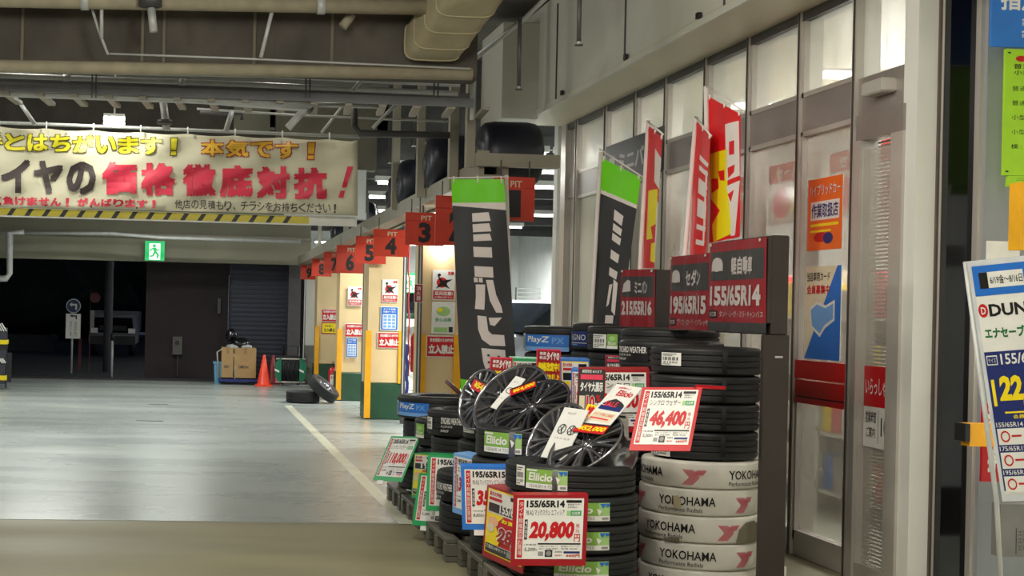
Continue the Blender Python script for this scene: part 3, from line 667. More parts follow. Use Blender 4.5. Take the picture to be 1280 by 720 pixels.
# ------------------------------------------------------------------ banner over the lane
YB = 14.0
def wav(px, py, h=0):
    s = (px+60)/507
    top = max(0, 1-(py-158)/75); ph = (px-58)/59.0*PI; y = YB + .012*math.sin(px*.021+py*.03) + .045*top*top*math.cos(2*ph) + .022*math.sin((px-1.3*py)*.05)*(.4+.6*math.sin(px*.011+1)**2) + .012*math.sin((px+2.2*py)*.08)
    return P(px, py, Y=y-h) 
ban = empty('price_banner', P(220, 275, Y=YB), 'huge cream banner with red and black Japanese lettering over the lane', 'banner')
banner_cloth = mat('banner_cloth', (.78, .76, .66), .7, 0, .05, 2.5)
topy = lambda x: 158+.038*x; 
boty = lambda x: 258.5+.025*x
g = Print(lambda u, v, h: wav(u, v, h))
N = 66
for i in range(N):
    x0 = -60+507*i/N; x1 = -60+507*(i+1)/N
    sag = lambda x: 2.2*abs(math.sin((x-58)/59.0*PI/1.0))**.8 if x < 447 else 0
    g.q.append(([(x0, topy(x0)+sag(x0)), (x1, topy(x1)+sag(x1)), (x1, boty(x1)), (x0, boty(x0))], [[0, 1, 2, 3]], banner_cloth, 0))
cl = g.build('cloth', ban, nv=14, bounds=(0, 155, 1, 272), weld=True)
for p in cl.data.polygons: p.use_smooth = True
sm = cl.modifiers.new('thickness', 'SOLIDIFY'); sm.thickness = .003; sm.offset = 0
pr = Print(lambda u, v, h: wav(u, v, h))
def btext(s, x0, y0, x1, y1, col, h=6, off=.03, out=None, slant=0):
    # lettering follows the slope of the banner
    n = len(s); d = (x1-x0)/n
    for i, ch in enumerate(s):
        if ch in ' 　': continue
        xx = x0+i*d; k = .030*(xx-x0); pad = .05*d
        if ch in '！!': 
            sl = slant
            for (dx, c, hh) in (((1.2, out, h), (0, col, h+2)) if out else ((0, col, h+2),)):
                pr.poly([(xx+d*.36-dx+sl, y0+k-dx), (xx+d*.64+dx+sl, y0+k-dx), (xx+d*.58+dx+sl*.35, y0+k+(y1-y0)*.68+dx), (xx+d*.36-dx+sl*.35, y0+k+(y1-y0)*.68+dx)], c, hh)
                pr.poly([(xx+d*.36-dx+sl*.2, y0+k+(y1-y0)*.78-dx), (xx+d*.58+dx+sl*.2, y0+k+(y1-y0)*.78-dx), (xx+d*.58+dx, y1+k+dx), (xx+d*.34-dx, y1+k+dx)], c, hh)
            continue
        if ch in 'ーっ、': 
            pr.text(ch, xx+.1*d, y0+k+(y1-y0)*.65, xx+.4*d, y1+k, col, h+2, off); continue
        if out: pr.text(ch, xx+pad-1.1, y0+k-1.1, xx+d-pad+1.1, y1+k+1.1, out, h, off+.04)
        pr.text(ch, xx+pad, y0+k, xx+d-pad, y1+k, col, h+2, off)
olive_ink = ink('olive', (.40, .36, .10)); yel = ink('banner_yellow', (.88, .84, .18)); amber = ink('banner_amber', (.86, .68, .20)); rust = ink('rust', (.66, .18, .10))
bred = ink('banner_red', (.80, .16, .27)); bblk = ink('banner_black', (.24, .20, .20))
btext('手とはちがいます！', -24, 166, 232, 187, yel, 6, .035, olive_ink)
btext('本気です！', 250, 175, 405, 195, amber, 6, .03, rust)
btext('タイヤの', -42, 198, 122, 240, bblk, 6, .045)
btext('価格', 125, 202, 222, 243, bred, 6, .05)
btext('徹底対抗', 226, 205, 411, 245.5, bred, 6, .05)
btext('！', 414, 208, 440, 247, bred, 6, .05, slant=11)
btext('に負けません！', -12, 245, 92, 255.5, bred, 6, .04)
btext('がんばります！', 96, 247.5, 200, 257.5, bred, 6, .04)
btext('他店の見積もり、チラシをお持ちください！', 218, 249.3, 424, 260.5, bblk, 6, .008)
lett = pr.build('lettering', ban, nu=84, nv=16, layer=.0016, bounds=(-60, 155, 447, 272))
for k in range(9):
    x = 58+59*k-118; q = P(x, topy(x)-3, Y=YB-.03)
    mb = MB(); mb.tube([q+Vector((0, 0, .04)), q-Vector((0, 0, .03))], .008, INK['white'], 6); mb.build('tie', ban)
for k in range(8):
    x = 30+57*k-30; q = P(x, boty(x)-3, Y=YB-.08); mb = MB(); mb.tube([q, q+Vector((0, .02, 0))], .009, black_plastic, 8); mb.build('eyelet', ban)
# height bar with stripes under banner
hb = empty('height_bar', P(200, 275, Y=14.1), 'white height limit bar with yellow and black stripes under the banner', 'barrier')
p0 = P(-60, 257, Y=14.12); p1 = P(446, 271.5, Y=14.12); p3 = P(-60, 269, Y=14.12); 
MB().slab(p0, p1, p3, .03, INK['white']).build('board', hb)
ys = ink('stripe_yellow', (.80, .74, .20))
pq = Print(planar(p0, p1, p3)); pq.rect(0, .1, (385+60)/506, .85, ys, 1)
for k in range(20):
    u = .005+k*.0425
    if u < .83: pq.poly([(u+.012, .1), (u+.024, .1), (u+.012, .85), (u, .85)], 'black', 2)
pq.build('stripes', hb)

# ------------------------------------------------------------------ soffit and shop front
Ys = 13.9
zb_s = 3.47; zt_s = 4.36
so = MB(); so.box((3.42, -1, zb_s), (9.6, 14.8, zb_s+.05), mat('soffit_under_lit', (.72, .70, .60), .45, 0, .06, 1)); so.box((3.42, -1, zb_s+.05), (3.5, 14.8, 4.5), soffit_paint)  # yellow light on the underside is put into its colour
soff = trim(so)
x0 = P(628, 90, Y=Ys).x
so = MB(); so.box((x0, Ys, zb_s-.06), (3.42, 14.9, zt_s), soffit_paint, .01); trim(so)
for k in range(6):     # panel joints of the soffit, thin recess strips
    y = 13.2-k*2.1; MB().box((3.408, y, zb_s+.02), (3.42, y+.012, 4.4), pipe_dark).build('panel_joint', soff)
MB().box((3.40, -1, zb_s-.02), (3.43, 14, zb_s+.03), soffit_paint).build('drip_edge', soff)
for (y) in (12.9, 11.0, 9.4, 8.1):
    MB().box((3.385, y, zb_s+.035), (3.41, y+.05, zb_s+.075), black_plastic).build('clip', soff)
# wall of glass
mull = [14.25, 13.26, 12.37, 11.57, 10.66, 9.82, 8.97, 8.20]
zH0, zH1 = 2.70, 2.92
sill = MB(); sill.box((XW-.03, 8.15, 0), (XW+.1, 14.8, .10), alu); sill.box((XW-.04, 7.55, zb_s-.06), (XW+.08, 14.8, zb_s), pipe_dark)
wall = struct('wall_right', sill)
hd = MB(); hd.box((XW-.03, 7.6, zH0), (XW+.08, 14.75, zH1), alu_dark); hd.build('header', wall)
for i, y in enumerate(mull):
    wdt = .05 if i not in (0, 1) else .09
    MB().box((XW-.05, y-wdt/2, .0), (XW+.1, y+wdt/2, zb_s), alu).build('mullion', wall)
    MB().box((XW-.056, y-.008, .0), (XW-.05, y+.008, zb_s), mat('gasket', (.25, .23, .22), .6)).build('gasket', wall)
MB().box((XW-.06, 14.60, 0), (XW+.2, 14.78, zb_s), alu).build('end_post', wall)
MB().box((XW, 14.25, 0), (XW+.04, 14.62, zb_s), alu).build('end_panel', wall)
blind_panel = mat('blind_panel', (.80, .80, .74), .5, 0, .05, 1)
for i in range(len(mull)-1):
    y1, y0 = mull[i], mull[i+1]
    wdw = MB(); 
    for (a, b) in (((XW-.035, y0+.02, zH1), (XW+.04, y0+.05, zb_s-.05)), ((XW-.035, y1-.05, zH1), (XW+.04, y1-.02, zb_s-.05)), ((XW-.035, y0+.02, zH1), (XW+.04, y1-.02, zH1+.03)), ((XW-.035, y0+.02, .1), (XW+.04, y0+.05, zH0)), ((XW-.035, y1-.05, .1), (XW+.04, y1-.02, zH0)), ((XW-.035, y0+.02, .1), (XW+.04, y1-.02, .16)), ((XW-.035, y0+.02, zH0-.03), (XW+.04, y1-.02, zH0))):
        wdw.box(a, b, alu)
    wn = struct('window_%d' % (i+1), wdw)
    MB().box((XW+.0, y0+.045, zH1+.03), (XW+.006, y1-.045, zb_s-.06), glass_frost).build('upper_pane', wn)
    MB().box((XW+.0, y0+.045, .16), (XW+.006, y1-.045, zH0-.03), glass_clear if i > 2 else blind_panel).build('lower_pane', wn)
# red guard bands on the panes next to the door
redband = mat('red_band', (.72, .09, .08), .3, 0, .08, 3)
for (ya, yb, nm) in ((8.24, 8.93, 'band'),):
    o = empty('guard_band', (XW, 8.6, 1.0), 'dark red guard band across the glass left of the sliding door', 'band')
    MB().box((XW-.05, ya, 1.13), (XW-.02, yb, 1.245), redband).build('rail', o); MB().box((XW-.045, ya, 1.02), (XW-.02, yb, 1.12), redband).build('rail', o); MB().box((XW-.05, ya, .975), (XW-.02, yb, 1.01), redband).build('rail', o)
    MB().box((XW-.04, ya, 1.01), (XW-.022, yb, 1.02), black_plastic).build('gap_strip', o)
# sliding door
d2 = MB(); yA, yB = 7.60, 8.15
d2.box((XW-.06, yB-.07, 0), (XW+.05, yB, 2.55), alu); d2.box((XW-.05, yA, 2.55), (XW+.05, yB, 2.7), alu_dark); d2.box((XW-.04, yB-.075, .05), (XW+.02, yB-.02, 2.5), alu); d2.box((XW-.04, yA, .0), (XW+.02, yB, .10), alu); d2.box((XW-.05, yA, 0), (XW+.04, 7.735, 2.55), alu)
door = struct('door_2', d2)
MB().box((XW, yA, .1), (XW+.006, yB-.07, 2.5), glass_clear).build('pane', door)
tr2 = MB(); tr2.box((XW, 7.6, zH1), (XW+.006, 8.18, zb_s-.06), glass_frost); tr2.build('transom_pane', door)
MB().box((XW-.12, 7.72, 2.78), (XW-.03, 7.95, 2.86), alu, .01).build('sensor_cover', door)
p0 = Vector((XW-.012, 8.06, 1.245)); p1 = Vector((XW-.012, 7.64, 1.245)); p3 = Vector((XW-.012, 8.06, 1.02))
wl = empty('welcome_sticker', p3, 'red and white welcome and opening hours sticker on the sliding door', 'sticker')
MB().slab(p0, p1, Vector((p3.x, p3.y, .78)), .004, INK['white']).build('sheet', wl)
pr = Print(planar(p0, p1, Vector((p3.x, p3.y, .78))))
pr.rect(0, 0, 1, .50, 'red', 1); pr.text('いらっしゃいませ', .05, .15, 1.0, .36, 'white', 2, .012)
pr.text('営業時間', .06, .56, .36, .70, 'charcoal', 1, .012); pr.text('ご案内', .09, .75, .34, .88, 'charcoal', 1, .012); pr.rect(.42, .54, .43, .94, 'charcoal', 1); pr.text('10:00', .50, .62, .98, .85, 'black', 1, .02)
pr.build('printing', wl)
# grey lines reflected in the door glass, built as slats behind it
bl = empty('reflected_slats', (XW+.05, 7.9, .1), 'grey slats behind the sliding door, standing in for a reflected shutter', 'shutter')
sl = MB()
for k in range(110): sl.box((XW+.045, 7.72, .1+k*.0225), (XW+.051, 8.07, .1+k*.0225+.012), mat('slat_grey', (.52, .50, .50), .4, .3))
o = sl.build('slats', bl); o['kind'] = 'stuff'
# dark post between band glass and door
# posters in windows
def xposter(name, x0, yt0, yt1, x1, yb0, lab, fn, cat='poster', X=XW-.006, two=None):
    p0 = P(x0, yt0, X=X); p1 = P(x1, yt1, X=X); p3 = P(x0, yb0, X=X); p1 = Vector((X, p1.y, p0.z)); p3 = Vector((X, p0.y, p3.z))
    o = empty(name, p3, lab, cat); MB().slab(p0, p1, p3, .003, INK['white']).build('sheet', o); pr = Print(planar(p0, p1, p3)); fn(pr); pr.build('printing', o); return o
def pr_orange(p):
    p.rect(0, 0, 1, 1, 'orange', .5); p.text('ハイブリッドカー', .06, .08, .94, .24, 'red', 1, .05); p.text('ハイブリッドカー', .06, .08, .94, .24, 'white', 2, .015)
    p.rect(.1, .32, .92, .58, 'white', 1); p.text('作業取扱店', .13, .35, .89, .55, 'navy', 2, .02); p.rect(.1, .63, .9, .67, 'yellow', 1); p.disc(.4, .82, .2, .07, 'red', 1); p.disc(.62, .84, .14, .08, 'navy', 2)
    p.rect(.1, .72, .7, .75, 'yellow', 2)
xposter('window_poster', 1010.5, 226, 222, 1054, 314, 'orange poster on the glass left of the sliding door', pr_orange)
def pr_bluewhite(p):
    p.rect(0, 0, 1, 1, 'cream', .5); p.poly([(1, 0), (1, 1), (0, 1), (.9, 0)], 'blue', 1); p.text('当店専用カード', .05, .06, .7, .16, 'black', 2, .01); p.text('会員募集中', .05, .2, .7, .3, 'red', 2, .02)
    p.poly([(.15, .45), (.35, .38), (.6, .42), (.85, .36), (.85, .58), (.6, .66), (.45, .76), (.2, .66)], 'white', 2); p.poly([(.18, .47), (.35, .41), (.6, .45), (.81, .40), (.81, .56), (.58, .63), (.45, .72), (.23, .64)], 'lightblue', 3)
xposter('window_poster', 1007.5, 334, 332, 1052, 448, 'blue and cream poster beneath the orange one', pr_bluewhite)

# shop interior
inter = MB(); inter.box((8.2, 7.0, 0), (8.3, 14.95, zb_s), white_wall); struct('wall_shop_back', inter)
inter = MB(); inter.box((4.1, 3.5, 0), (9, 3.6, zb_s), white_wall); struct('wall_shop_front', inter)
inter = MB(); inter.box((3.98, 3.6, .0), (8.2, 14.9, .02), mat('shop_floor', (.62, .64, .58), .25, 0, .05, 2)); struct('floor_shop', inter)
shelf_m = mat('shelf_white', (.80, .80, .78), .5)
boxcols = [INK['red'], INK['white'], INK['yellow'], INK['pink'], INK['blue'], INK['cream'], INK['grey']]
rr = random.Random(7)
for k, (sx, sy) in enumerate(((5.0, 13.0), (5.0, 11.4), (5.0, 9.8))):
    t = empty('display_shelf', (sx, sy, 0), 'white shop shelf behind the glass, %s from the sliding door' % ('third', 'second', 'nearest')[k], 'shelf')
    for zz in (.15, .6, 1.05, 1.5): MB().box((sx, sy, zz), (sx+.5, sy+1.2, zz+.03), shelf_m).build('shelf_board', t)
    MB().box((sx+.48, sy, 0), (sx+.52, sy+1.2, 1.9), shelf_m).build('back_panel', t)
    for yy in (sy, sy+1.17): MB().box((sx, yy, 0), (sx+.5, yy+.03, 1.9), shelf_m).build('side_panel', t)
    for zi, zz in enumerate((.18, .63, 1.08, 1.53)):
        y = sy+.06
        nb = 0
        while y < sy+1.05:
            wd = rr.uniform(.1, .2); hh = rr.uniform(.18, .34)
            bc = rr.choice(boxcols); o = MB().box((sx+.03, y, zz), (sx+.35, y+wd*.92, zz+hh), bc, .006).build('product_box'); od = ('first', 'second', 'third', 'fourth', 'fifth', 'sixth', 'seventh', 'eighth', 'ninth', 'tenth', 'eleventh')[nb]
            tag(o, '%s box, %s from the right on the %s board of the %s shop shelf' % (bc.name.replace('print_', ''), od, ('bottom', 'second', 'third', 'top')[zi], ('farthest', 'middle', 'nearest')[k]), 'box', 'boxed goods on the shop shelves'); y += wd; nb += 1
for k, (xx, yy) in enumerate(((4.55, 9.55), (4.5, 10.5), (4.6, 11.6), (4.5, 8.7))):
    p0 = Vector((xx, yy+.35, 2.68)); p1 = Vector((xx, yy-.35, 2.68)); p3 = Vector((xx, yy+.35, 2.22))
    t = empty('hanging_poster', p3, 'red and white sale poster hanging inside the shop, %s along the glass' % ('second', 'third', 'farthest', 'nearest')[k], 'poster', 'sale posters inside the shop')
    MB().slab(p0, p1, p3, .004, INK['white']).build('sheet', t); mm = MB(); mm.tube([(xx, yy+.3, 2.66), (xx, yy+.3, 3.46)], .002, pipe_grey, 4); mm.tube([(xx, yy-.3, 2.66), (xx, yy-.3, 3.46)], .002, pipe_grey, 4); mm.build('string', t); pr = Print(planar(p0, p1, p3)); pr.rect(0, 0, 1, .3, 'red', 1); pr.text('セール', .2, .05, .8, .25, 'white', 2, .03); pr.disc(.35, .65, .22, .25, 'pink', 1); pr.rect(.6, .45, .9, .85, 'yellow', 1); pr.build('printing', t)
for y, od in ((7.4, 'nearest'), (9.2, 'second'), (11.0, 'third'), (12.8, 'farthest')):
    t = empty('shop_lamp', (5.3, y, 3.42), 'white ceiling lamp inside the shop, %s along the glass' % od, 'lamp', 'ceiling lamps inside the shop')
    MB().box((-.35, -.1, .04), (.35, .1, .1), white_wall).build('housing', t, local=True); MB().box((-.33, -.08, 0), (.33, .08, .04), tube_dim).build('diffuser', t, local=True)

# ------------------------------------------------------------------ right hand columns and signs
def col(x0, x1, Y, d, m, ytop=-1, name=None):
    a = P(x0, 300, Y=Y).x; b = P(x1, 300, Y=Y).x
    mb = MB(); mb.box((a, Y, 0), (b, Y+d, zb_s), m, .008); return trim(mb)
col_white = mat('column_white', (.84, .84, .82), .45, 0, .04, 2); col_grey = mat('column_grey', (.55, .56, .58), .45, 0, .05, 2)
polished = mat('polished_dark_steel', (.20, .20, .21), .12, .9, .15, 1.2)
col(1143, 1172, 7.48, .15, col_white)
col(1170, 1176, 7.46, .12, mat('brown_trim', (.34, .30, .27), .4, .4))
col(1175, 1184, 7.44, .12, alu)
col(1183, 1222, 7.38, .25, polished)
col(1221, 1231, 7.33, .25, alu)
cc = col(1230, 1330, 7.30, .3, col_grey)
# signs at the right edge
def psign(name, x0, y0, x1, y1, Y, lab, base, fn, cat='sign', t=.02):
    p0 = P(x0, y0, Y=Y); p1 = P(x1, y0, Y=Y); p3 = P(x0, y1, Y=Y); p1 = Vector((p1.x, Y, p0.z)); p3 = Vector((p0.x, Y, p3.z))
    o = empty(name, p3, lab, cat); MB().slab(p0, p1, p3, t, INK[base] if isinstance(base, str) else base).build('plate', o); pr = Print(planar(p0, p1, p3)); fn(pr); pr.build('printing', o); return o
def f(p):
    p.text('指定工場', .12, .50, 1.3, .69, 'white', 1, .02)
    for k in range(2): p.text('普通', .42, .755+.1*k, .62, .815+.1*k, 'white', 1, .01)
psign('wall_sign', 1242.5, -90, 1330, 58, 7.1, 'blue sign at the top right corner', 'sky', f)
def f(p):
    p.disc(.27, .075, .1, .024, 'red', 1); p.poly([(.42, .09), (.5, .03), (.58, .09)], 'red', 1)
    p.text('普通自動車', .14, .115, .9, .155, 'black', 1, .005); p.text('小型自動車', .14, .165, .9, .205, 'black', 1, .005)
    for k, s in enumerate(('普通自動車', '普通自動車', '小型四輪車', '小型三輪車', '検 : 自動車')): p.text(s, .12, .29+.115*k, .75, .33+.115*k, 'black', 1, 0)
    for (u, v) in ((.06, .03), (.06, .97)): p.disc(u, v, .03, .007, 'charcoal', 1)
psign('wall_sign', 1257.5, 61, 1330, 219, 7.1, 'lime green sign with a list of vehicle kinds at the right edge', 'limesign', f)
def f(p): p.text('二輪自動車', .15, .2, .9, .45, 'black', 1, .005); p.text('原付', .3, .6, .7, .85, 'black', 1, .005)
psign('wall_sign', 1259.5, 219.5, 1330, 233, 7.1, 'small lime green plate below the tall green sign', 'limesign', f)
o = pbox(1275, 229, 1330, 312, 6.6, .1, mat('orange_yellow', (.90, .66, .08), .5)).build('yellow_box'); tag(o, 'orange yellow box cut by the right edge below the green signs', 'box')
def f(p): p.rect(.0, 0, 1, 1, 'red', .5); p.text('消', .25, .05, .8, .35, 'white', 1, .04); p.text('持', .3, .55, .8, .88, 'white', 1, .04)
psign('wall_sign', 1229, 504, 1252, 602, 7.05, 'red sign with white characters behind the leaning price banner', 'red', f)
def f(p):
    p.rect(0, 0, 1, 1, 'white', .5); p.disc(.5, 1.0, .2, .3, 'red', 1)
psign('wall_paper', 1233, 301, 1275, 330, 7.12, 'white paper taped to the grey wall above the leaning banner', 'white', lambda p: (p.disc(.6, .9, .25, .12, 'pink', 1, 16, .8)), 'paper', .002)
def f(p):
    for k in range(3): p.text('工場の案内', .45, .5+.14*k, 1.1, .6+.14*k, 'charcoal', 1, 0); 
    p.rect(.4, .45, .42, .95, 'charcoal', 1)
psign('control_box', 1251, 630, 1300, 696, 7.0, 'grey control box low on the wall at the right edge', mat('control_grey', (.48, .47, .46), .5), f, 'box', .08)
# yellow arm of barrier
ya = empty('barrier_arm', P(1225, 545, Y=6.9), 'short yellow arm with black rubber tip pointing left', 'barrier')
pb2(1212, 531, 1300, 558, 6.85, .08, yellow_guard, 'arm', ya); pb2(1206.5, 530, 1213, 552, 6.84, .1, black_plastic, 'rubber_tip', ya)
# leaning price banner
Yd = 6.5
p0 = P(1208.5, 327, Y=Yd); p1 = P(1345, 313, Y=Yd-.25); p3 = P(1253, 627, Y=Yd+.1)
lb = empty('price_poster', p3, 'tall blue and white laminated tyre price poster leaning at the right edge', 'poster')
MB().slab(p0, p1, p3, .006, mat('laminate', (.80, .82, .84), .15)).build('laminate', lb)
pr = Print(planar(p0, p1, p3))
pr.rect(.035, .022, 1, .97, 'white', 1)
pr.rect(.035, .022, 1, .145, 'blue', 2); pr.rect(.09, .05, .50, .115, 'white', 3); pr.rect(.09, .05, .17, .115, 'black', 4); pr.text('6/19金〜8/16日', .19, .065, .49, .10, 'black', 4, .01); pr.poly([(.55, .14), (.75, .03), (1, .03), (1, .14)], 'sky', 3)
pr.disc(.085, .205, .045, .028, 'red', 2, 16); pr.text('D', .065, .19, .11, .22, 'white', 3, .02)
pr.text('DUNLOP', .14, .18, .80, .232, 'black', 2, .035); pr.text('エナセーブ', .07, .275, .44, .32, 'wordgreen', 2, .035); pr.text('EC204', .48, .285, .75, .32, 'wordgreen', 2, 0)
pr.rect(.035, .375, 1, .955, 'navy', 2)
pr.rect(.05, .39, .15, .43, 'white', 3); pr.rect(.057, .395, .143, .425, 'navy', 4); pr.text('サイズ', .065, .40, .135, .42, 'white', 5, 0); pr.text('155/65R14', .18, .385, .68, .43, 'white', 3, .02)
pr.rect(.06, .49, .09, .60, 'yellow', 3); pr.text('22,800', .12, .475, .70, .60, 'yellow', 3, .05, .02); pr.rect(.15, .625, .70, .632, 'yellow', 3); pr.text('会員様特別価格', .22, .638, .6, .655, 'yellow', 3, .01)
for k, (s1, s2) in enumerate((('155/65R14', '28,000'), ('175/65R15', '35,800'), ('195/65R15', '38,800'))):
    y = .672+k*.10; pr.text(s1, .05, y-.004, .3, y+.016, 'white', 3, .01); pr.rect(.05, y+.022, .85, y+.09, 'white', 3); pr.disc(.12, y+.055, .045, .024, 'red', 4, 14, .72); pr.rect(.18, y+.05, .27, y+.058, 'red', 4); pr.text(s2, .30, y+.026, .80, y+.086, 'red', 4, .05)
pr.build('printing', lb)
mb = MB(); mb.tube([p0+Vector((.01, .03, 0)), p3+Vector((0, .05, 0)), Vector((p3.x+.05, p3.y+.05, .0))], .012, pipe_grey, 8); mb.build('stand_pole', lb)

# ------------------------------------------------------------------ tyres
def tyre_profile(R, w, ri, grooves=True):
    h = w/2; p = [(ri, -h*.72), (ri+.01, -h*.86), (ri+.03, -h*.95), (ri+(R-ri)*.5, -h*1.0), (R-.03, -h*.97), (R-.012, -h*.93), (R-.003, -h*.85), (R, -h*.76), (R, -h*.70)]
    if grooves:
        for g_ in (-.42, 0, .42):
            c = g_*h; p += [(R, c-.0062), (R, c-.0045), (R-.0015, c-.004), (R-.007, c-.003), (R-.007, c+.003), (R-.0015, c+.004), (R, c+.0045), (R, c+.0062)]
    p += [(r, -z) for (r, z) in [(R, -h*.70), (R, -h*.76), (R-.003, -h*.85), (R-.012, -h*.93), (R-.03, -h*.97), (ri+(R-ri)*.5, -h*1.0), (ri+.03, -h*.95), (ri+.01, -h*.86), (ri, -h*.72)]]
    return p
TM = {}
def tyre(cx, cy, zc, R, w, lab, ri=.19, rot=None, m=None, name='tyre', group='tyres for sale on the display'):
    k = (R, w, ri)
    if k not in TM:
        mb = MB(); mb.lathe(tyre_profile(R, w, ri), rubber, 64, closed=True); o = mb.build(name, origin=(0, 0, 0)); TM[k] = o.data
    else: o = D.objects.new(name, TM[k]); C.objects.link(o)
    o.location = (cx, cy, zc)
    if rot: o.rotation_euler = rot
    else: pass
    tag(o, lab, 'tyre', group); o['R'] = R; o['w'] = w; return o
def th(o, px):   # angle on the tyre's tread at picture column px
    R = o['R']; c = Vector(o.location); dc = Vector((CAM.x-c.x, CAM.y-c.y, 0)).normalized(); tc = math.atan2(dc.y, dc.x)
    rayd = P(px, PPY+.022*(px-PPX), Y=10)-CAM; rayd.z = 0; rayd.normalize(); rel = Vector((-c.x, -c.y, 0))
    # intersect with circle
    b_ = rayd.dot(rel); disc = b_*b_-(rel.length_squared-R*R)
    if disc < 0: 
        s_ = 1 if rayd.cross(-rel).z > 0 else -1
        return tc + s_*1.5
    t = -b_-math.sqrt(disc); q = rel+rayd*t; return math.atan2(q.y, q.x)
def sticker(o, x0, x1, v0, v1, fn, name='label_sticker', lab=None, nu=8):
    R = o['R']; w = o['w']; a = th(o, x0); b = th(o, x1)
    if b < a: b += 2*PI
    pr = Print(cyl(R+.0035, a, b, w*(.5-v1), w*(.5-v0))); fn(pr); q = pr.build(name, o, nu=nu, local=True)
    if lab: q['label'] = lab
    return q
def strap(o, x0, x1, m=None):
    R = o['R']; w = o['w']; a = th(o, x0); b = th(o, x1)
    if b < a: b += 2*PI
    mb = MB(); m = m or mat('grey_tape', (.34, .34, .35), .4)
    prof = [(R-.10, -w*.5-.003), (R-.02, -w*.47-.003), (R+.006, -w*.36), (R+.006, w*.36), (R-.02, w*.47+.003), (R-.10, w*.5+.003)]
    V = []; n = len(prof); seg = 4
    for k in range(seg+1):
        t = a+(b-a)*k/seg
        for (r, z) in prof: V.append((r*math.cos(t), r*math.sin(t), z))
        for (r, z) in prof: V.append(((r-.003)*math.cos(t), (r-.003)*math.sin(t), z*.985))
    Fc = []
    for k in range(seg):
        for j in range(n-1): Fc.append([k*2*n+j, (k+1)*2*n+j, (k+1)*2*n+j+1, k*2*n+j+1])
    mb.add(V, Fc, m, True); mb.build('strap', o, local=True)
# sticker designs
def L_elicio(p):
    p.rect(0, 0, 1, 1, 'palegreen', 1); p.rect(0, 0, .78, .70, 'elic', 2); p.rect(0, .72, 1, 1, 'white', 2); p.text('Eliicio', .08, .18, .66, .60, 'white', 3, .03, .02); p.rect(.03, .04, .3, .12, 'white', 3)
    p.poly([(.80, .05), (.92, .05), (.86, .3)], 'blue', 3); p.poly([(.74, .3), (.84, .45), (.78, .7)], 'white', 3); p.rect(.92, .04, .99, .22, 'sky', 3); p.text('155/65R14 75S', .1, .77, .7, .93, 'grey', 3, 0); p.rect(.84, .80, .97, .92, 'grey', 3)
def L_white(p):
    p.rect(0, 0, 1, 1, 'white', 1); p.rect(.08, .10, .8, .14, 'black', 2); p.rect(.08, .2, .6, .24, 'charcoal', 2)
    for k in range(8): p.rect(.1+.1*k, .34, .14+.1*k+.02*(k % 2), .60, 'black', 2)
    p.text('A1250', .1, .68, .85, .82, 'black', 2, .01); p.rect(.08, .88, .5, .92, 'charcoal', 2)
def L_playz(p):
    p.rect(0, 0, .10, 1, 'white', 1); p.rect(.12, .05, 1, .72, 'sky', 1); p.rect(.12, .74, 1, 1, 'lightblue', 1); p.text('PlayZ', .2, .14, .66, .60, 'white', 2, .02, .02); p.text('PX', .72, .2, .92, .55, 'lightblue', 2, .01); p.rect(.02, .1, .08, .9, 'grey', 2)
def L_regno(p):
    p.rect(0, 0, 1, 1, 'navy', 1); p.text('REGNO', .1, .22, .95, .58, 'white', 2, .0); p.rect(0, .75, 1, .78, 'white', 2); p.rect(.1, .85, .6, .9, 'lightblue', 2); p.disc(.08, .12, .04, .07, 'white', 2)
def L_sync(p):
    p.rect(0, 0, 1, 1, 'black', 1); p.text('SYNCHRO WEATHER', .04, .06, .96, .45, 'white', 2, .015); p.text('A L L S E A S O N', .04, .52, .55, .66, 'white', 2, 0); p.text('DUNLOP', .04, .78, .4, .92, 'white', 2, 0)
def L_green(p):
    p.rect(0, 0, 1, 1, 'elic', 1); p.disc(.5, .3, .3, .16, 'palegreen', 2); p.rect(0, .8, 1, 1, 'white', 2); p.text('Eco', .15, .5, .85, .72, 'white', 2, .02)

gD = 'tyres for sale on the display'
def LX(px, Y, R_, side=1):   # centre X so that the tyre's edge shows at picture column px
    d = P(px, PPY+.022*(px-PPX), Y=Y)-CAM; ph = math.atan2(d.x, d.y); return Y*math.tan(ph)+side*R_/math.cos(ph)
# --- front corner stack (four in set, wheels on top)
wA = .147; RA = .335; cA = (LX(636, 7.40, .335), 7.40)
pal_m = mat('grey_plastic_pallet', (.36, .35, .31), .6, 0, .1, 8)
A = []
zt = .735
for k, nm in enumerate(('top tyre of the front corner stack, under two wheels, green label and strap', 'second tyre down in the front corner stack', 'third tyre down in the front corner stack', 'lowest visible tyre in the front corner stack')):
    o = tyre(cA[0]+(0 if k == 0 else .02), cA[1], zt-wA/2-k*wA, RA-(0 if k == 0 else .004), wA, nm); A.append(o)
sticker(A[0], 663, 714, .12, .80, L_elicio, lab='green and white product label'); sticker(A[0], 651, 661, .05, .75, L_white); strap(A[0], 695, 702)
for k in (1, 2, 3): sticker(A[k], 700, 767, .18, .80, L_elicio, lab='green and white product label')
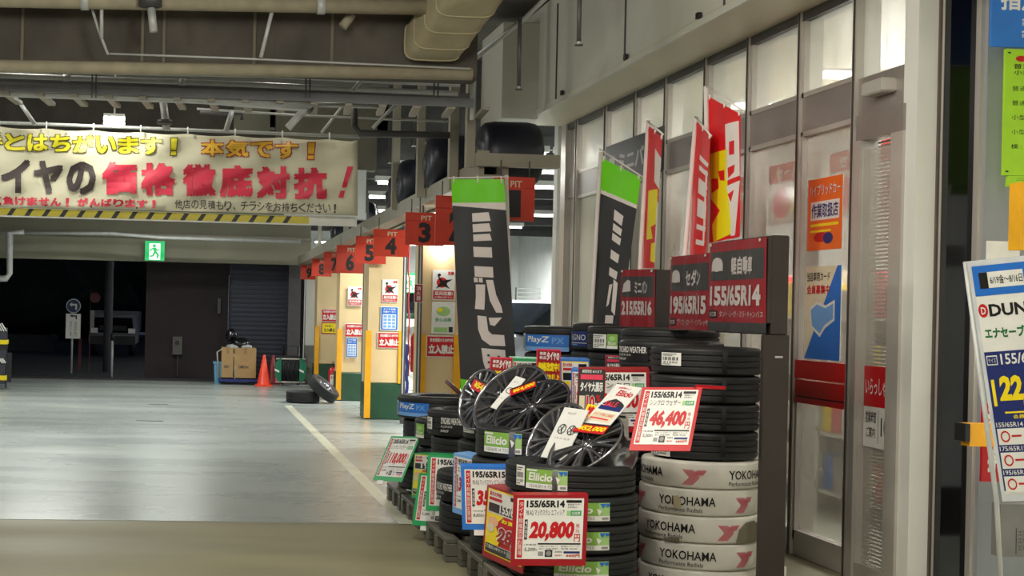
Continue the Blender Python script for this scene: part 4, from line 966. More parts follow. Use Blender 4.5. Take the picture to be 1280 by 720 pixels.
# --- stack of white wrapped tyres with four black on top
cJ = (LX(804, 7.80, .322), 7.80); RJ = .295; cJB = LX(815, 7.8, .295)
wrap = mat('white_wrapping', (.86, .85, .81), .45, 0, .06, 6, .25, 20)
torn = ink('torn_card', (.74, .69, .56)); ink('torn_inner', (.45, .42, .35))
WY = .1455
for k in range(5):
    R_ = .318+.003*((k*7) % 3); ox = .006*((k*5) % 3-1)
    t = empty('wrapped_tyre', (cJ[0]+ox, cJ[1], k*WY+.002), 'white paper wrapped tyre, %s from the floor in the stack' % ('lowest', 'second', 'third', 'fourth', 'fifth and topmost')[k], 'tyre', 'white wrapped tyres in the right stack'); t['R'] = R_; t['w'] = WY
    mb = MB(); h = WY-.004; mb.lathe([(.17, 0), (R_-.012, .0), (R_-.003, .006), (R_, .014), (R_, h-.014), (R_-.003, h-.006), (R_-.012, h), (.17, h)], wrap, 64); mb.build('wrapping', t, local=True)
    mb = MB(); mb.lathe([(.17, .005), (.17, h-.005)], rubber, 48); mb.build('inner_rim', t, local=True)
    off = (-.02, .10, -.05, -.22, -.06)[4-k]
    if True:
        thc = math.atan2(-cJ[1], -cJ[0]); per = 2*PI/3  # repeat length in radians
        starts = {4: -1.62, 3: -.68, 2: -1.0, 1: -.68, 0: -.9}[k]
        def Ymark(p, u0, u1, v0, v1):
            n = 5; du = (u1-u0)
            for i in range(n):
                s0 = .0+i*.10; s1 = s0+.055
                X_ = lambda a: u0+du*a
                p.poly([(X_(s0*.9), v0), (X_(s1*.9), v0), (X_(s1*.9+.30), (v0+v1)/2), (X_(s1*.9), v1), (X_(s0*.9), v1), (X_(s0*.9+.30), (v0+v1)/2)], 'yokored', 2)
                p.poly([(X_(.98-s0*.9*.9), v0), (X_(.98-s1*.9*.9), v0), (X_(.98-s1*.81-.17), v0+(v1-v0)*.33), (X_(.98-s0*.81-.17), v0+(v1-v0)*.36)], 'yokored', 2)
        for rep in range(3):
            a0 = thc+starts+rep*per-(per if k in (4,) else 0)*0; a1 = a0+.31/R_
            pr = Print(cyl(R_+.0015, a0, a1, 0, h)); pr.text('YOKOHAMA', 0, .28, 1, .62, 'black', 2, .012); pr.text('Performance Radials', 0, .70, .78, .86, 'charcoal', 2, 0)
            pr.build('lettering', t, nu=14, local=True)
            pr = Print(cyl(R_+.0015, a1+.115/R_, a1+.245/R_, 0, h)); Ymark(pr, 0, 1, .28, .86); pr.build('emblem', t, nu=6, local=True)
    if k == 3:
        o_ = 0; pr = Print(cyl(R_+.003, th(t, 847), th(t, 857), 0, h)); pr.poly([(0, .3), (.6, .25), (1, .45), (.9, .78), (.1, .72)], torn, 3); pr.build('torn_patch', t, nu=3, local=True)
    if k == 2:
        pr = Print(cyl(R_+.003, th(t, 925), th(t, 951), 0, h)); pr.poly([(0, .95), (.1, .45), (.35, .2), (.75, .15), (1, .3), (1, .98)], ink('torn_inner', (.45, .42, .35)), 3); pr.build('torn_patch', t, nu=5, local=True)
        pr = Print(cyl(R_+.003, th(t, 836), th(t, 856), 0, h)); pr.poly([(0, .88), (1, .82), (1, .99), (.05, .99)], INK['grey'] if 0 else ink('torn_inner', (0, 0, 0)), 3); pr.build('torn_patch', t, nu=3, local=True)
    if k == 0:
        pr = Print(cyl(R_+.003, th(t, 892), th(t, 905), 0, h)); pr.poly([(0, .7), (1, .6), (1, .99), (.05, .99)], ink('torn_inner', (0, 0, 0)), 3); pr.build('torn_patch', t, nu=3, local=True)
zJ = 5*WY+.005; wJ = .152
for k in range(4):
    o = tyre(cJB, cJ[1], zJ+wJ*(k+.5), .295-.003*(3-k), wJ, 'black tyre on the white wrapped stack, %s of four' % ('lowest', 'second', 'third', 'topmost')[k])
    strap(o, 904, 910, mat('black_strap', (.07, .07, .10), .5))
    if k == 3: sticker(o, 829, 853, .22, .68, L_white)
    if k == 0: sticker(o, 819, 842, .55, .95, L_white)
zJtop = zJ+4*wJ
# --- back column
def stack(cx, cy, ztop, n, R, labs, dx=(0,), base=0.0):
    L = []; w = (ztop-base)/n
    for k in range(n):
        L.append(tyre(cx+(dx[k] if k < len(dx) else dx[-1]), cy, ztop-w*(k+.5), R, w*.995, labs[k]))
    return L
words = ['topmost', 'second', 'third', 'fourth', 'fifth', 'sixth', 'seventh', 'eighth']
def labs(where, n): return ['black tyre %s, %s from the top' % (where, words[i]) for i in range(n)]
I = stack(LX(775, 8.46, .305), 8.46, 1.36, 8, .305, labs('in the stack behind the white wrapped one', 8)); 
sticker(I[0], 776, 812, .2, .75, L_sync, lab='black label with white lettering')
K = stack(LX(900, 9.1, .31, -1), 9.1, 1.425, 8, .31, labs('in the hidden stack behind the black lettered label', 8), (0, .01, 0))
H = stack(LX(735, 9.74, .31), 9.74, 1.43, 8, .31, labs('in the rear stack below the middle hanging sign', 8), (0, .01, 0))
sticker(H[0], 743, 759, .32, .85, L_white); sticker(H[0], 760, 773, .30, .86, L_green, lab='green product label')
G = stack(LX(716, 10.4, .31), 10.4, 1.445, 7, .31, labs('in the rear stack below the angled flag', 7), (0, -.01, 0)); sticker(G[0], 716, 735, .30, .85, L_regno, lab='navy product label')
Fk = stack(LX(655, 11.05, .31), 11.05, 1.41, 7, .31, labs('in the rear stack right of the tall black banner', 7), (0, .01, 0)); sticker(Fk[0], 656, 712, .3, .95, L_playz, lab='blue and white product label')
# --- front column, on pallets
def pallet(x0, x1, y0, y1, h, lab):
    t = empty('pallet', ((x0+x1)/2, (y0+y1)/2, 0), lab, 'pallet')
    n = 6
    for k in range(n): 
        xx = x0+(x1-x0-.08)*k/(n-1); MB().box((xx, y0, h-.03), (xx+.08, y1, h), pal_m, .004).build('deck_board', t)
    for yy in (y0, (y0+y1)/2-.05, y1-.1):
        for xx in (x0, (x0+x1)/2-.07, x1-.14): MB().box((xx, yy, .03), (xx+.14, yy+.1, h-.03), pal_m, .006).build('foot_block', t)
        MB().box((x0, yy, 0), (x1, yy+.1, .03), pal_m).build('runner', t)
B1 = stack(LX(598, 8.15, .335), 8.15, .86, 4, .335, labs('under the three tilted wheels', 4), (0, -.02), .14); sticker(B1[0], 610, 656, .14, .78, L_elicio, lab='green and white product label'); strap(B1[0], 640, 648)
B2 = stack(LX(582, 8.88, .32), 8.88, .90, 4, .32, labs('just behind the stack with the three tilted wheels', 4), (0, -.03, -.16, -.14), .14); sticker(B2[0], 583.5, 597, .2, .75, L_white); sticker(B2[2], 552, 572, .35, .95, L_sync); sticker(B2[2], 583, 596, .1, .5, L_white)
Cc = stack(LX(537, 9.60, .32), 9.60, .85, 4, .32, labs('below the leftmost wheel, left of the narrow white sticker', 4), (0, .03, 0), .14); sticker(Cc[0], 554, 583, .22, .85, L_sync, lab='black label with white lettering'); sticker(Cc[0], 538, 544, .3, .75, L_white)
Ee = stack(1.99, 10.28, .74, 3, .31, labs('between the left end stack and its neighbour', 3), (0, .03), .14); sticker(Ee[0], 524, 534, .2, .7, L_green)
Dd = stack(LX(499, 11.0, .34), 11.0, .86, 4, .34, labs('at the left end of the display by the pillars', 4), (0, .05, -.06, .02), .14); sticker(Dd[0], 500, 539, .25, .85, L_playz, lab='blue and white product label'); sticker(Dd[2], 504, 512, .2, .85, L_white)
pallet(1.66, 2.40, 7.04, 7.76, .14, 'grey plastic pallet under the front corner stack')
pallet(1.66, 2.42, 7.80, 8.50, .14, 'grey plastic pallet under the stack with three wheels')
pallet(1.60, 2.36, 8.55, 9.27, .14, 'grey plastic pallet below the blue price boards')
pallet(1.64, 2.36, 9.30, 9.95, .14, 'grey plastic pallet below the lower green price boards')
pallet(1.64, 2.38, 9.98, 10.62, .14, 'grey plastic pallet second from the left end of the display')
pallet(1.64, 2.40, 10.68, 11.36, .14, 'grey plastic pallet at the left end of the display')

# ------------------------------------------------------------------ alloy wheels
rim_dark = mat('dark_chrome', (.58, .58, .60), .2, .85, .1, 6); rim_black = mat('gloss_black_rim', (.42, .42, .45), .22, .85, .1, 6)
cap_m = mat('rim_cap', (.55, .55, .57), .2, .9, .05, 6)
WH = {}
def wheel(px, py, Y, nrmv, lab, spin=0, R=.205, m=rim_dark, ns=10):
    key = (m.name, ns, R)
    n = Vector(nrmv).normalized(); q = n.to_track_quat('Z', 'Y'); Mx = q.to_matrix() @ Matrix.Rotation(spin, 3, 'Z')
    c = P(px, py, Y=Y); t = empty('alloy_wheel', c, lab, 'wheel', 'alloy wheels on the tyre stacks'); t.rotation_euler = Mx.to_euler()
    if key not in WH:
        pts = {}
        mb = MB(); mb.lathe([(R, 0), (R, -.008), (R-.012, -.016), (R-.016, -.04), (R-.030, -.06), (R-.032, -.13), (R-.012, -.15), (R-.002, -.16), (R-.002, -.172), (R-.012, -.170), (R-.022, -.15), (R-.040, -.13), (R-.040, -.06), (R-.024, -.05), (R-.018, -.01), (R-.012, 0), (R-.005, .003)], m, 56, closed=True); pts['b'] = mb
        mb = MB(); V = []; Fc = []
        def sp(off, tw=0):
            o = len(V); secs = [(.032, -.010, .012, .018), (.08, -.004, .0085, .016), (.13, -.006, .0075, .015), (R-.014, -.012, .0085, .018)]
            for (r, z, hw, th_) in secs:
                y = off*(r-.03)/(R-.05)
                for (a_, b_) in ((-hw, z), (hw, z), (hw*.6, z+.006), (-hw*.6, z+.006), (-hw, z-th_), (hw, z-th_)): V.append((r, y+a_, b_))
            for k in range(3):
                b = o+k*6; c_ = b+6
                for (i, j) in ((0, 3), (3, 2), (2, 1), (1, 5), (5, 4), (4, 0)): Fc.append((b+i, b+j, c_+j, c_+i))
        sp(.024, 0); sp(-.024, 0); mb.add(V, Fc, m); pts['s'] = mb
        mb = MB(); mb.lathe([(0, -.004), (.026, -.004), (.036, -.008), (.050, -.018), (.052, -.04), (.0, -.04)], m, 28); pts['h'] = mb
        for k in range(5):
            a_ = 2*PI*k/5; mb.lathe([(.0, -.002), (.006, -.002), (.007, -.016)], cap_m, 8, Matrix.Translation((.036*math.cos(a_), .036*math.sin(a_), .0)))
        mb = MB(); mb.lathe([(0, .003), (.018, .003), (.022, -.002), (.022, -.006)], cap_m, 24); pts['c'] = mb
        objs = [pts['b'].build('rim_barrel', t, local=True)]; s0 = pts['s'].build('spoke', t, local=True); objs += [pts['h'].build('hub', t, local=True), pts['c'].build('centre_cap', t, local=True)]
        WH[key] = (objs, s0)
    else:
        objs, s0 = WH[key]
        for o in objs: o2 = o.copy(); C.objects.link(o2); o2.parent = t
        s1 = s0.copy(); C.objects.link(s1); s1.parent = t; 
    for k in range(1, ns):
        s2 = s0.copy(); C.objects.link(s2); s2.parent = t; s2.rotation_euler = (0, 0, 2*PI*k/ns)
    return t
w1 = wheel(599, 499, 8.62, (-.85, -.42, .30), 'leftmost alloy wheel, leaning nearly upright with a yellow price strip', .2, .195, rim_dark)
w2 = wheel(638, 499, 8.28, (-.62, -.48, .60), 'big open spoke wheel in the middle of the left three, white sheet across it', .5, .255, rim_dark)
w3 = wheel(664, 507, 8.02, (-.52, -.34, .78), 'front wheel of the left three, dark with a yellow price strip', .1, .235, rim_black)
w4 = wheel(695, 547, 7.60, (-.74, -.36, .48), 'wheel with a broad white sheet on the front corner stack', .3, .215, rim_dark)
w5 = wheel(731, 554, 7.34, (-.60, -.28, .74), 'nearest alloy wheel, its grey barrel showing, on the front corner stack', .2, .222, rim_dark, 9)

# ------------------------------------------------------------------ price sheets and boards
def quadthing(name, p0, p1, p3, lab, cat, base, fn, t=.003, group=None, printname='printing'):
    p0, p1, p3 = Vector(p0), Vector(p1), Vector(p3); o = empty(name, p3, lab, cat, group)
    MB().slab(p0, p1, p3, t, INK[base] if isinstance(base, str) else base).build('board' if t > .004 else 'sheet', o)
    pr = Print(planar(p0, p1, p3)); fn(pr); pr.build(printname, o); return o
def S(x, y, Y): return P(x, y, Y=Y)
def onw(w_, x, y, off=.012):   # point of the plane lying on a wheel's face
    n = w_.rotation_euler.to_matrix() @ Vector((0, 0, 1)); c = w_.location+n*off; d = P(x, y, Y=8)-CAM
    return CAM+d*((c-CAM).dot(n)/d.dot(n))
lam = mat('glossy_board', (.86, .86, .85), .12, 0, .02, 3)
def pr_sheet(p):
    p.rect(0, 0, 1, 1, 'white', 1); p.text('ALLOY', .25, .08, .6, .12, 'grey', 2, 0); p.disc(.32, .42, .17, .10, 'charcoal', 2, 20, .8); p.disc(.72, .42, .17, .10, 'charcoal', 2, 20, .8)
    for k in range(5):
        a = 2*PI*k/5
        for cx in (.32, .72): p.poly([(cx-.02, .42), (cx+.02, .42), (cx+.13*math.cos(a)+.02, .42+.08*math.sin(a)), (cx+.13*math.cos(a)-.02, .42+.08*math.sin(a))], 'charcoal', 3)
    p.text('15 x 5.5', .2, .58, .8, .61, 'grey', 2, 0)
def pr_one(p):
    p.rect(0, 0, 1, 1, 'white', 1); p.disc(.5, .42, .36, .09, 'charcoal', 2, 20, .8); p.text('ALLOY', .2, .14, .7, .17, 'grey', 2, 0); p.text('18 x 7.5', .2, .66, .8, .69, 'grey', 2, 0)
def pr_strip(txt):
    def f(p): p.rect(0, 0, 1, 1, 'red', 1); p.rect(0, 0, 1, .16, 'black', 2); p.text(txt, .08, .25, .94, .88, 'yellow', 2, .04, .05)
    return f
quadthing('spec_sheet', onw(w2, 645, 470), onw(w2, 657, 474), onw(w2, 613, 509), 'narrow white sheet with a wheel drawing on the big open wheel', 'paper', 'white', pr_one)
quadthing('price_strip', onw(w1, 594, 471), onw(w1, 619, 484), onw(w1, 588, 485), 'red and yellow price strip on the leftmost wheel', 'price tag', 'black', pr_strip('¥54,000'))
quadthing('price_strip', onw(w3, 637, 487), onw(w3, 669, 475), onw(w3, 638, 495), 'red and yellow price strip on the front wheel of the left three', 'price tag', 'black', pr_strip('¥64,000'))
quadthing('spec_sheet', onw(w4, 706, 509, .05), onw(w4, 736, 513, .05), onw(w4, 676, 571, .03), 'broad white sheet with two wheel drawings', 'paper', 'white', pr_sheet)
quadthing('price_strip', onw(w5, 724, 528, .036), onw(w5, 763, 532, .036), onw(w5, 715, 539, .036), 'red and yellow strip reading 52,000 on the nearest wheel', 'price tag', 'black', pr_strip('¥52,000'))
def pr_flyer(p):
    p.rect(0, 0, 1, 1, 'white', 1); p.text('Eliicio', .3, .13, .9, .27, 'red', 2, .03, .03); p.text('お買得セット', .2, .05, .7, .1, 'pink', 2, .01)
    p.poly([(.1, .50), (.2, .42), (.45, .34), (.75, .40), (.92, .46), (.95, .52)], 'charcoal', 2); p.rect(.1, .52, .95, .62, 'navy', 3); p.text('SALE', .2, .42, .7, .54, 'pink', 4, .02)
    p.rect(.08, .68, .92, .90, 'cream', 2); p.text('タイヤ安心保証', .12, .71, .88, .77, 'pink', 3, .0); p.rect(.1, .82, .8, .85, 'pink', 3)
quadthing('sale_flyer', onw(w5, 771, 480, .03), onw(w5, 803, 485, .03), onw(w5, 728, 529, .03), 'white and pink glossy flyer draped above the nearest wheel', 'paper', lam, pr_flyer)
def pr_yred(p): p.rect(0, 0, 1, 1, 'yellow', 1); p.text('特価', .1, .1, .9, .9, 'red', 2, .05)
quadthing('price_strip', onw(w5, 735, 505, .022), onw(w5, 757, 509, .022), onw(w5, 728, 523, .022), 'yellow and red tag half hidden behind the flyer', 'price tag', 'yellow', pr_yred)

def pr_price(size, name, price, old='5,200', big=None, col='red', badge=True, split=False):
    def f(p):
        p.rect(.055, .045, .945, .905, 'white', 1); p.rect(.075, .065, .145, .885, 'red', 2); p.vtext('タイヤ館推奨品お買得', .083, .09, .137, .86, 'white', 3, 0)
        p.text(size, .18, .07, .69, .175, 'black', 2, .045); p.rect(.71, .07, .915, .108, 'black', 2); p.text('乗用車 サマー', .73, .12, .91, .148, 'charcoal', 2, 0); p.text('2本限り', .73, .158, .86, .182, 'charcoal', 2, 0)
        p.text(name, .18, .205, .69, .295, 'charcoal', 2, .0); 
        if badge: p.rect(.72, .22, .765, .29, 'palegreen', 2); p.rect(.77, .22, .915, .29, 'green', 2); p.text('低燃費', .785, .235, .90, .28, 'white', 3, .01)
        p.rect(.165, .345, .205, .63, 'black', 2); p.vtext('4本価格', .17, .36, .20, .61, 'white', 3, 0)
        p.text(price, .22, .37, .81, .66, 'red', 2, .055, .035); p.vtext('税込', .85, .40, .90, .53, 'red', 2, .0); p.text('円', .83, .55, .91, .66, 'red', 2, .02)
        p.rect(.35, .68, .92, .70, 'black', 2); p.text('1本単価', .17, .69, .33, .715, 'charcoal', 2, 0); p.text(old, .17, .745, .31, .80, 'charcoal', 2, .01, .01); p.text('円税込', .32, .76, .345, .79, 'charcoal', 2, 0)
        p.text('工賃込 バルブ 廃タイヤ', .37, .715, .62, .735, 'charcoal', 2, 0); p.text('組替バランス', .66, .715, .9, .735, 'charcoal', 2, 0); p.text('安心 点検 無料', .37, .75, .62, .77, 'charcoal', 2, 0); p.text('保管 配送', .66, .75, .88, .77, 'charcoal', 2, 0)
        p.rect(.36, .80, .43, .86, 'grey', 2); p.rect(.45, .775, .55, .875, 'charcoal', 2); p.disc(.5, .825, .035, .035, 'grey', 3, 12); p.text('店頭価格', .58, .79, .68, .815, 'charcoal', 2, 0); p.text('合計', .58, .84, .68, .865, 'red', 2, .01)
        p.rect(.70, .795, .915, .825, 'navy', 2); p.text('4400円', .73, .835, .915, .88, 'red', 2, .03)
    return f
def pr_campaign(size, price):
    def f(p):
        p.rect(.05, .03, .96, .92, 'yellow', 1); p.rect(.08, .05, .94, .90, 'white', 2); p.text('夏の大特価', .1, .06, .4, .12, 'red', 3, .02); p.rect(.1, .14, .42, .18, 'red', 3); p.rect(.62, .07, .9, .12, 'black', 3)
        p.rect(.1, .22, .94, .34, 'black', 3); p.text(size, .38, .20, .93, .33, 'white', 4, .04)
        p.rect(.08, .36, .94, .78, 'red', 3); p.poly([(.08, .36), (.5, .36), (.3, .5), (.4, .62), (.08, .78)], 'yellow', 4); p.disc(.25, .47, .13, .07, 'skin', 5, 12); p.disc(.2, .56, .09, .06, 'cream', 6, 10); p.text('お買得', .45, .39, .92, .45, 'yellow', 5, .04)
        p.poly([(.08, .78), (.3, .60), (.35, .66), (.5, .63), (.4, .78)], 'yellow', 6)
        p.text(price, .36, .50, .98, .76, 'white', 7, .09, .05); p.text(price, .38, .51, .96, .75, 'darkred', 8, .045, .05)
        p.rect(.08, .79, .94, .90, 'charcoal', 3); p.text('工賃別 4本セット', .1, .80, .6, .85, 'white', 4, .01); p.rect(.62, .80, .9, .88, 'grey', 4)
    return f
def board(p0, p1, p3, colr, fn, lab, flap=True, tag_=False):
    o = quadthing('price_board', p0, p1, p3, lab, 'price board', colr, fn, .006)
    p0, p1, p3 = Vector(p0), Vector(p1), Vector(p3); n = nrm(p0, p1, p3)
    if flap:
        mb = MB(); q0 = p0-n*.10+Vector((0, 0, .012)); mb.slab(p0, p1, q0, .003, INK[colr]); mb.build('folded_flap', o)
    if tag_:
        c = p3.lerp(p3+(p1-p0), .18); up = (p0-p3).normalized(); rt = (p1-p0).normalized(); a_ = c+up*.0; 
        mb = MB(); mb.slab(a_+n*.004, a_+rt*.06+n*.004, a_-up*.03+n*.004, .002, INK['white']); mb.build('barcode_tag', o)
    return o
darkr = 'darkred'
board(S(642, 619, 6.98), S(735.5, 619, 6.93), S(638, 707, 6.95), darkr, pr_price('155/65R14', 'PB AQ マックスラン エフィシア', '20,800'), 'red price board reading 155/65R14 20,800 yen at the front')
# boards on the lane side
def lane(x, y, X): return P(x, y, X=X)
p0 = S(609, 606, 7.78); p1 = S(660, 622, 7.14); p3 = Vector((p0.x-.02, p0.y, S(602, 694, 7.78).z)); board(p0, p1, p3, darkr, pr_campaign('155/65R', '28,8'), 'red framed board with a yellow campaign picture left of the 20,800 board', True)
board(S(576, 583, 7.82), S(656, 584, 7.78), S(578, 662, 7.80), 'sky', pr_price('195/65R15', 'PB AQ マックスラン エフィシア', '35,400', '8,850'), 'bright blue price board reading 195/65R15', True, True)
board(S(567, 566, 8.45), S(600, 574, 8.10), S(565.5, 640, 8.43), 'lightblue', pr_price('195/65R15', 'エコタイヤ', '34,800'), 'paler blue board tucked behind the bright blue one')
board(S(535, 568, 9.12), S(606, 572, 9.00), S(532, 638, 9.10), 'green', pr_price('195/65R15', 'シンクロ ウェザー', '106,900', '6,500'), 'green price board reading 106,9 left of the blue boards', True, True)
board(S(518, 566, 10.0), S(545, 568, 9.55), S(514, 622, 9.98), 'green', pr_campaign('195', '39'), 'small green framed campaign board with yellow picture')
board(S(524, 591, 9.35), S(586, 596, 9.15), S(515, 656, 9.33), 'green', pr_price('195/60R16', 'ダンロップ', '68,800'), 'lower green price board reading 68, slanting under the 106,9 board', False, True)
board(S(489, 545, 10.45), S(525, 546, 10.2), S(466, 600, 10.3), 'green', pr_price('205/65R16', 'シンクロ ウェザー', '118,000'), 'green price board jutting out tilted at the left end of the display', False, True)
board(S(803, 484, 7.30), S(878, 484, 7.20), S(786, 563, 7.12), 'red', pr_price('155/65R14', 'シンクロ ウェザー', '46,400'), 'bright red tilted board reading 46,400 yen below the top right black tyres', False)
o = quadthing('board_arm', S(870, 481, 7.3), S(908, 483, 7.42), S(868, 484, 7.2), 'thin red arm holding the 46,400 board to the tyres', 'arm', 'red', lambda p: p.rect(.0, 0, .5, .4, 'red', 1), .006)
# boards standing between the two rows
board(S(733, 462, 7.98), S(812, 462, 7.90), S(733, 540, 7.98), darkr, pr_price('155/65R14', 'シンクロ', '29,800'), 'dark red board reading 155/65R14 behind the pink flyer')
def pr_off(p):
    p.rect(.03, .03, .97, .97, 'black', 1); p.rect(.06, .06, .94, .95, 'charcoal', 2); p.text('期間限定 8/31まで', .15, .04, .85, .10, 'white', 3, .01); p.rect(.1, .13, .9, .22, 'pink', 3)
    p.text('タイヤ大展示', .08, .25, .94, .46, 'black', 4, .09); p.text('タイヤ大展示', .1, .26, .92, .45, 'white', 5, .04); p.text('10', .32, .50, .66, .80, 'white', 4, .10); p.text('10', .34, .51, .64, .79, 'red', 5, .05); p.text('%', .68, .50, .86, .62, 'red', 5, .03); p.text('OFF', .62, .64, .92, .78, 'white', 5, .05)
    p.rect(.08, .52, .28, .78, 'cream', 4); p.rect(.06, .82, .94, .95, 'yellow', 3); p.text('さらに特価', .15, .84, .85, .93, 'red', 4, .03)
board(S(723, 459, 7.84), S(757.5, 460, 7.80), S(720, 527, 7.82), 'darkred', pr_off, 'dark sale card reading 10% OFF behind the wheels', False)
def pr_tyre(p):
    p.rect(.04, .03, .96, .97, 'darkred', 1); p.text('春夏', .12, .06, .4, .13, 'white', 2, .02); p.text('新品', .12, .15, .4, .22, 'white', 2, .02); p.text('タイヤの', .42, .05, .94, .24, 'white', 2, .04)
    p.text('価格改定中！', .06, .28, .95, .48, 'yellow', 2, .06); p.text('値下げされました', .06, .52, .95, .70, 'yellow', 2, .05); p.rect(.1, .76, .9, .93, 'charcoal', 2); p.rect(.66, .78, .88, .90, 'white', 3)
board(S(671, 436, 8.72), S(701, 437, 8.72), S(670, 494, 8.72), 'pink', pr_tyre, 'tall red and yellow card standing up behind the left wheels', False)
board(S(613, 446, 8.86), S(641, 447, 8.86), S(609, 505, 8.84), 'pink', pr_tyre, 'red and yellow card behind the leftmost wheel', False)
board(S(640, 448, 9.30), S(674, 449, 9.30), S(640, 520, 9.30), 'green', pr_price('185/60R15', 'ブルーアース', '58,000'), 'green framed price board between the two red and yellow cards', True)
board(S(700, 449, 8.96), S(737, 450, 8.94), S(700, 525, 8.96), 'sky', pr_campaign('195', '38'), 'blue framed campaign board right of the tall red and yellow card', True)
board(S(714, 462, 8.55), S(742, 463, 8.50), S(714, 520, 8.55), 'sky', pr_price('195/65R15', 'エコ', '41,800'), 'small blue board peeping out left of the 10% OFF card', True)
board(S(757, 444, 8.86), S(776, 445, 8.84), S(757, 480, 8.86), 'pink', pr_off, 'little pink card under the green labelled rear tyre', False)
quadthing('size_card', S(751, 514, 7.62), S(785, 518, 7.6), S(752, 545, 7.6), 'small white card with a tyre photo under the flyer', 'card', 'white', lambda p: (p.disc(.5, .5, .25, .3, 'charcoal', 1), p.disc(.5, .5, .12, .15, 'grey', 2), p.rect(.1, .08, .9, .16, 'charcoal', 1)))

# ------------------------------------------------------------------ hanging sign boxes and tall brown cabinet
sign_cloth = mat('sign_cloth_grey', (.20, .20, .205), .45, 0, .06, 6); sign_red = mat('sign_cloth_red', (.50, .09, .13), .45, 0, .06, 6); mgrey = ink('sign_white', (.68, .65, .64))
def signbox(p0, p1, p3, depth, t_lab, kana, size, models, foot=False, icon=0):
    p0, p1, p3 = Vector(p0), Vector(p1), Vector(p3); n = nrm(p0, p1, p3)
    t = empty('hanging_sign', p3, t_lab, 'sign')
    q0 = p0-n*.012; q1 = p1-n*.012; q3 = p3-n*.012; q0 += (p1-p0)*.0; MB().slab(q0, q1, q3+Vector((0, 0, .0)), depth, brown_board).build('box_body', t)
    H = (p0-p3).length; W_ = (p1-p0).length
    def fm(u, v, h):
        return p0+(p1-p0)*u+(p3-p0)*v+n*(h+.006*math.sin(9*u+2*v)*v+.004*math.sin(17*u))
    pr = Print(fm)
    pr.rect(0, 0, 1, 1, sign_red, 1); pr.rect(.04, .12, .97, .48, sign_cloth, 2)
    pr.text(kana, .42, .20, .80, .42, mgrey, 3, .03); pr.text(size, .05, .54, .93, .80, mgrey, 3, .05)
    if icon == 0: pr.disc(.16, .28, .09, .09, mgrey, 3, 14); pr.rect(.07, .28, .25, .36, mgrey, 3)
    else: pr.poly([(.06, .40), (.10, .25), (.2, .18), (.27, .2), (.28, .38)], mgrey, 3)
    if models: pr.rect(.04, .855, .17, .95, 'black', 3); pr.text('対応車', .05, .87, .16, .935, mgrey, 4, 0); pr.text(models, .20, .86, .96, .94, mgrey, 3, .0)
    if foot: pr.rect(0, 1.0, 1, 1.12, sign_cloth, 1)
    pr.build('fabric_banner', t, nu=12, nv=6, bounds=(0, 0, 1, 1.1))
    for u in (.06, .94):
        mb = MB(); c = p0+(p1-p0)*u+(p3-p0)*.03+n*.012; mb.tube([c, c+n*.006], .008, pipe_grey, 8); mb.build('eyelet', t)
    return t
p0 = P(888, 304.5, X=3.0); p1 = P(958, 294, X=3.0); p1.z = p0.z; p3 = Vector((3.0, p0.y, P(888, 402, X=3.0).z)); 
signbox(p0, p1, p3, .02, 'largest red and grey cloth sign, nearest of the three above the tyres, reading 155/65R14', '軽自動車', '155/65R14', 'タント・ムーヴ・ミラ・キャンバス', True)
yc1 = p0.y; yc0 = p1.y; xr = P(985.5, 350, Y=yc0).x
cab = empty('tall_cabinet', ((3.04+xr)/2, yc0, 0), 'tall dark brown board cabinet beside the glass right of the tyre stack', 'cabinet')
MB().box((3.033, yc0, p3.z-.06), (xr, yc1, p0.z+.01), brown_board, .006).build('top_box', cab)
MB().box((3.0, yc0+.0, 0), (xr+.012, yc0+.04, p3.z-.06), brown_board, .004).build('end_panel', cab)
mb = MB(); mb.box((3.06, yc0-.004, 1.30), (3.10, yc0, 1.31), pipe_grey); mb.build('scuff_plate', cab)
p0 = P(839, 321, X=3.03); p1 = P(888, 314, X=3.03); p1.z = p0.z; p3 = Vector((3.03, p0.y, P(839, 411, X=3.03).z))
signbox(p0, p1, p3, .12, 'middle red and grey cloth sign reading 195/65R15', 'セダン', '195/65R15', 'プリウス・カローラ・インプレッサ', icon=0)
p0 = S(777, 337, 9.85); p1 = S(819, 335, 9.60); p1.z = p0.z; p3 = Vector((p0.x, p0.y, S(777, 408, 9.85).z))
signbox(p0, p1, p3, .18, 'smallest red and grey cloth sign at the left, with black box side', 'ミニバン', '215/55R16', '', icon=1)
MB().box((p1.x+.02, p1.y+.02, 0), (p1.x+.08, p1.y+.08, p3.z), brown_board).build('sign_post')
D.objects['sign_post']['label'] = 'dark post holding the smallest cloth sign behind the rear tyres'; D.objects['sign_post']['category'] = 'post'
# header sign
p0 = P(757, 180, X=XW-.07); p1 = P(828, 162, X=XW-.07); p1.z = p0.z = (p0.z+p1.z)/2; p3 = Vector((p0.x, p0.y, p0.z-.36))
quadthing('header_sign', p0, p1, p3, 'dark sign with white minivan lettering fixed on the window header', 'sign', 'charcoal', lambda p: (p.text('ミニバン', .26, .28, .86, .75, mgrey, 1, .03), p.poly([(.04, .62), (.08, .35), (.18, .3), (.2, .62)], mgrey, 1)), .04)
# small pink tag at floor
quadthing('floor_tag', S(954, 706, 7.7), S(983, 708, 7.7), S(954, 728, 7.7), 'small pink and white tag at the foot of the brown cabinet', 'tag', 'white', lambda p: (p.rect(.05, .05, .45, .4, 'pink', 1), p.disc(.7, .3, .04, .06, 'black', 1), p.disc(.85, .6, .04, .06, 'black', 1)))

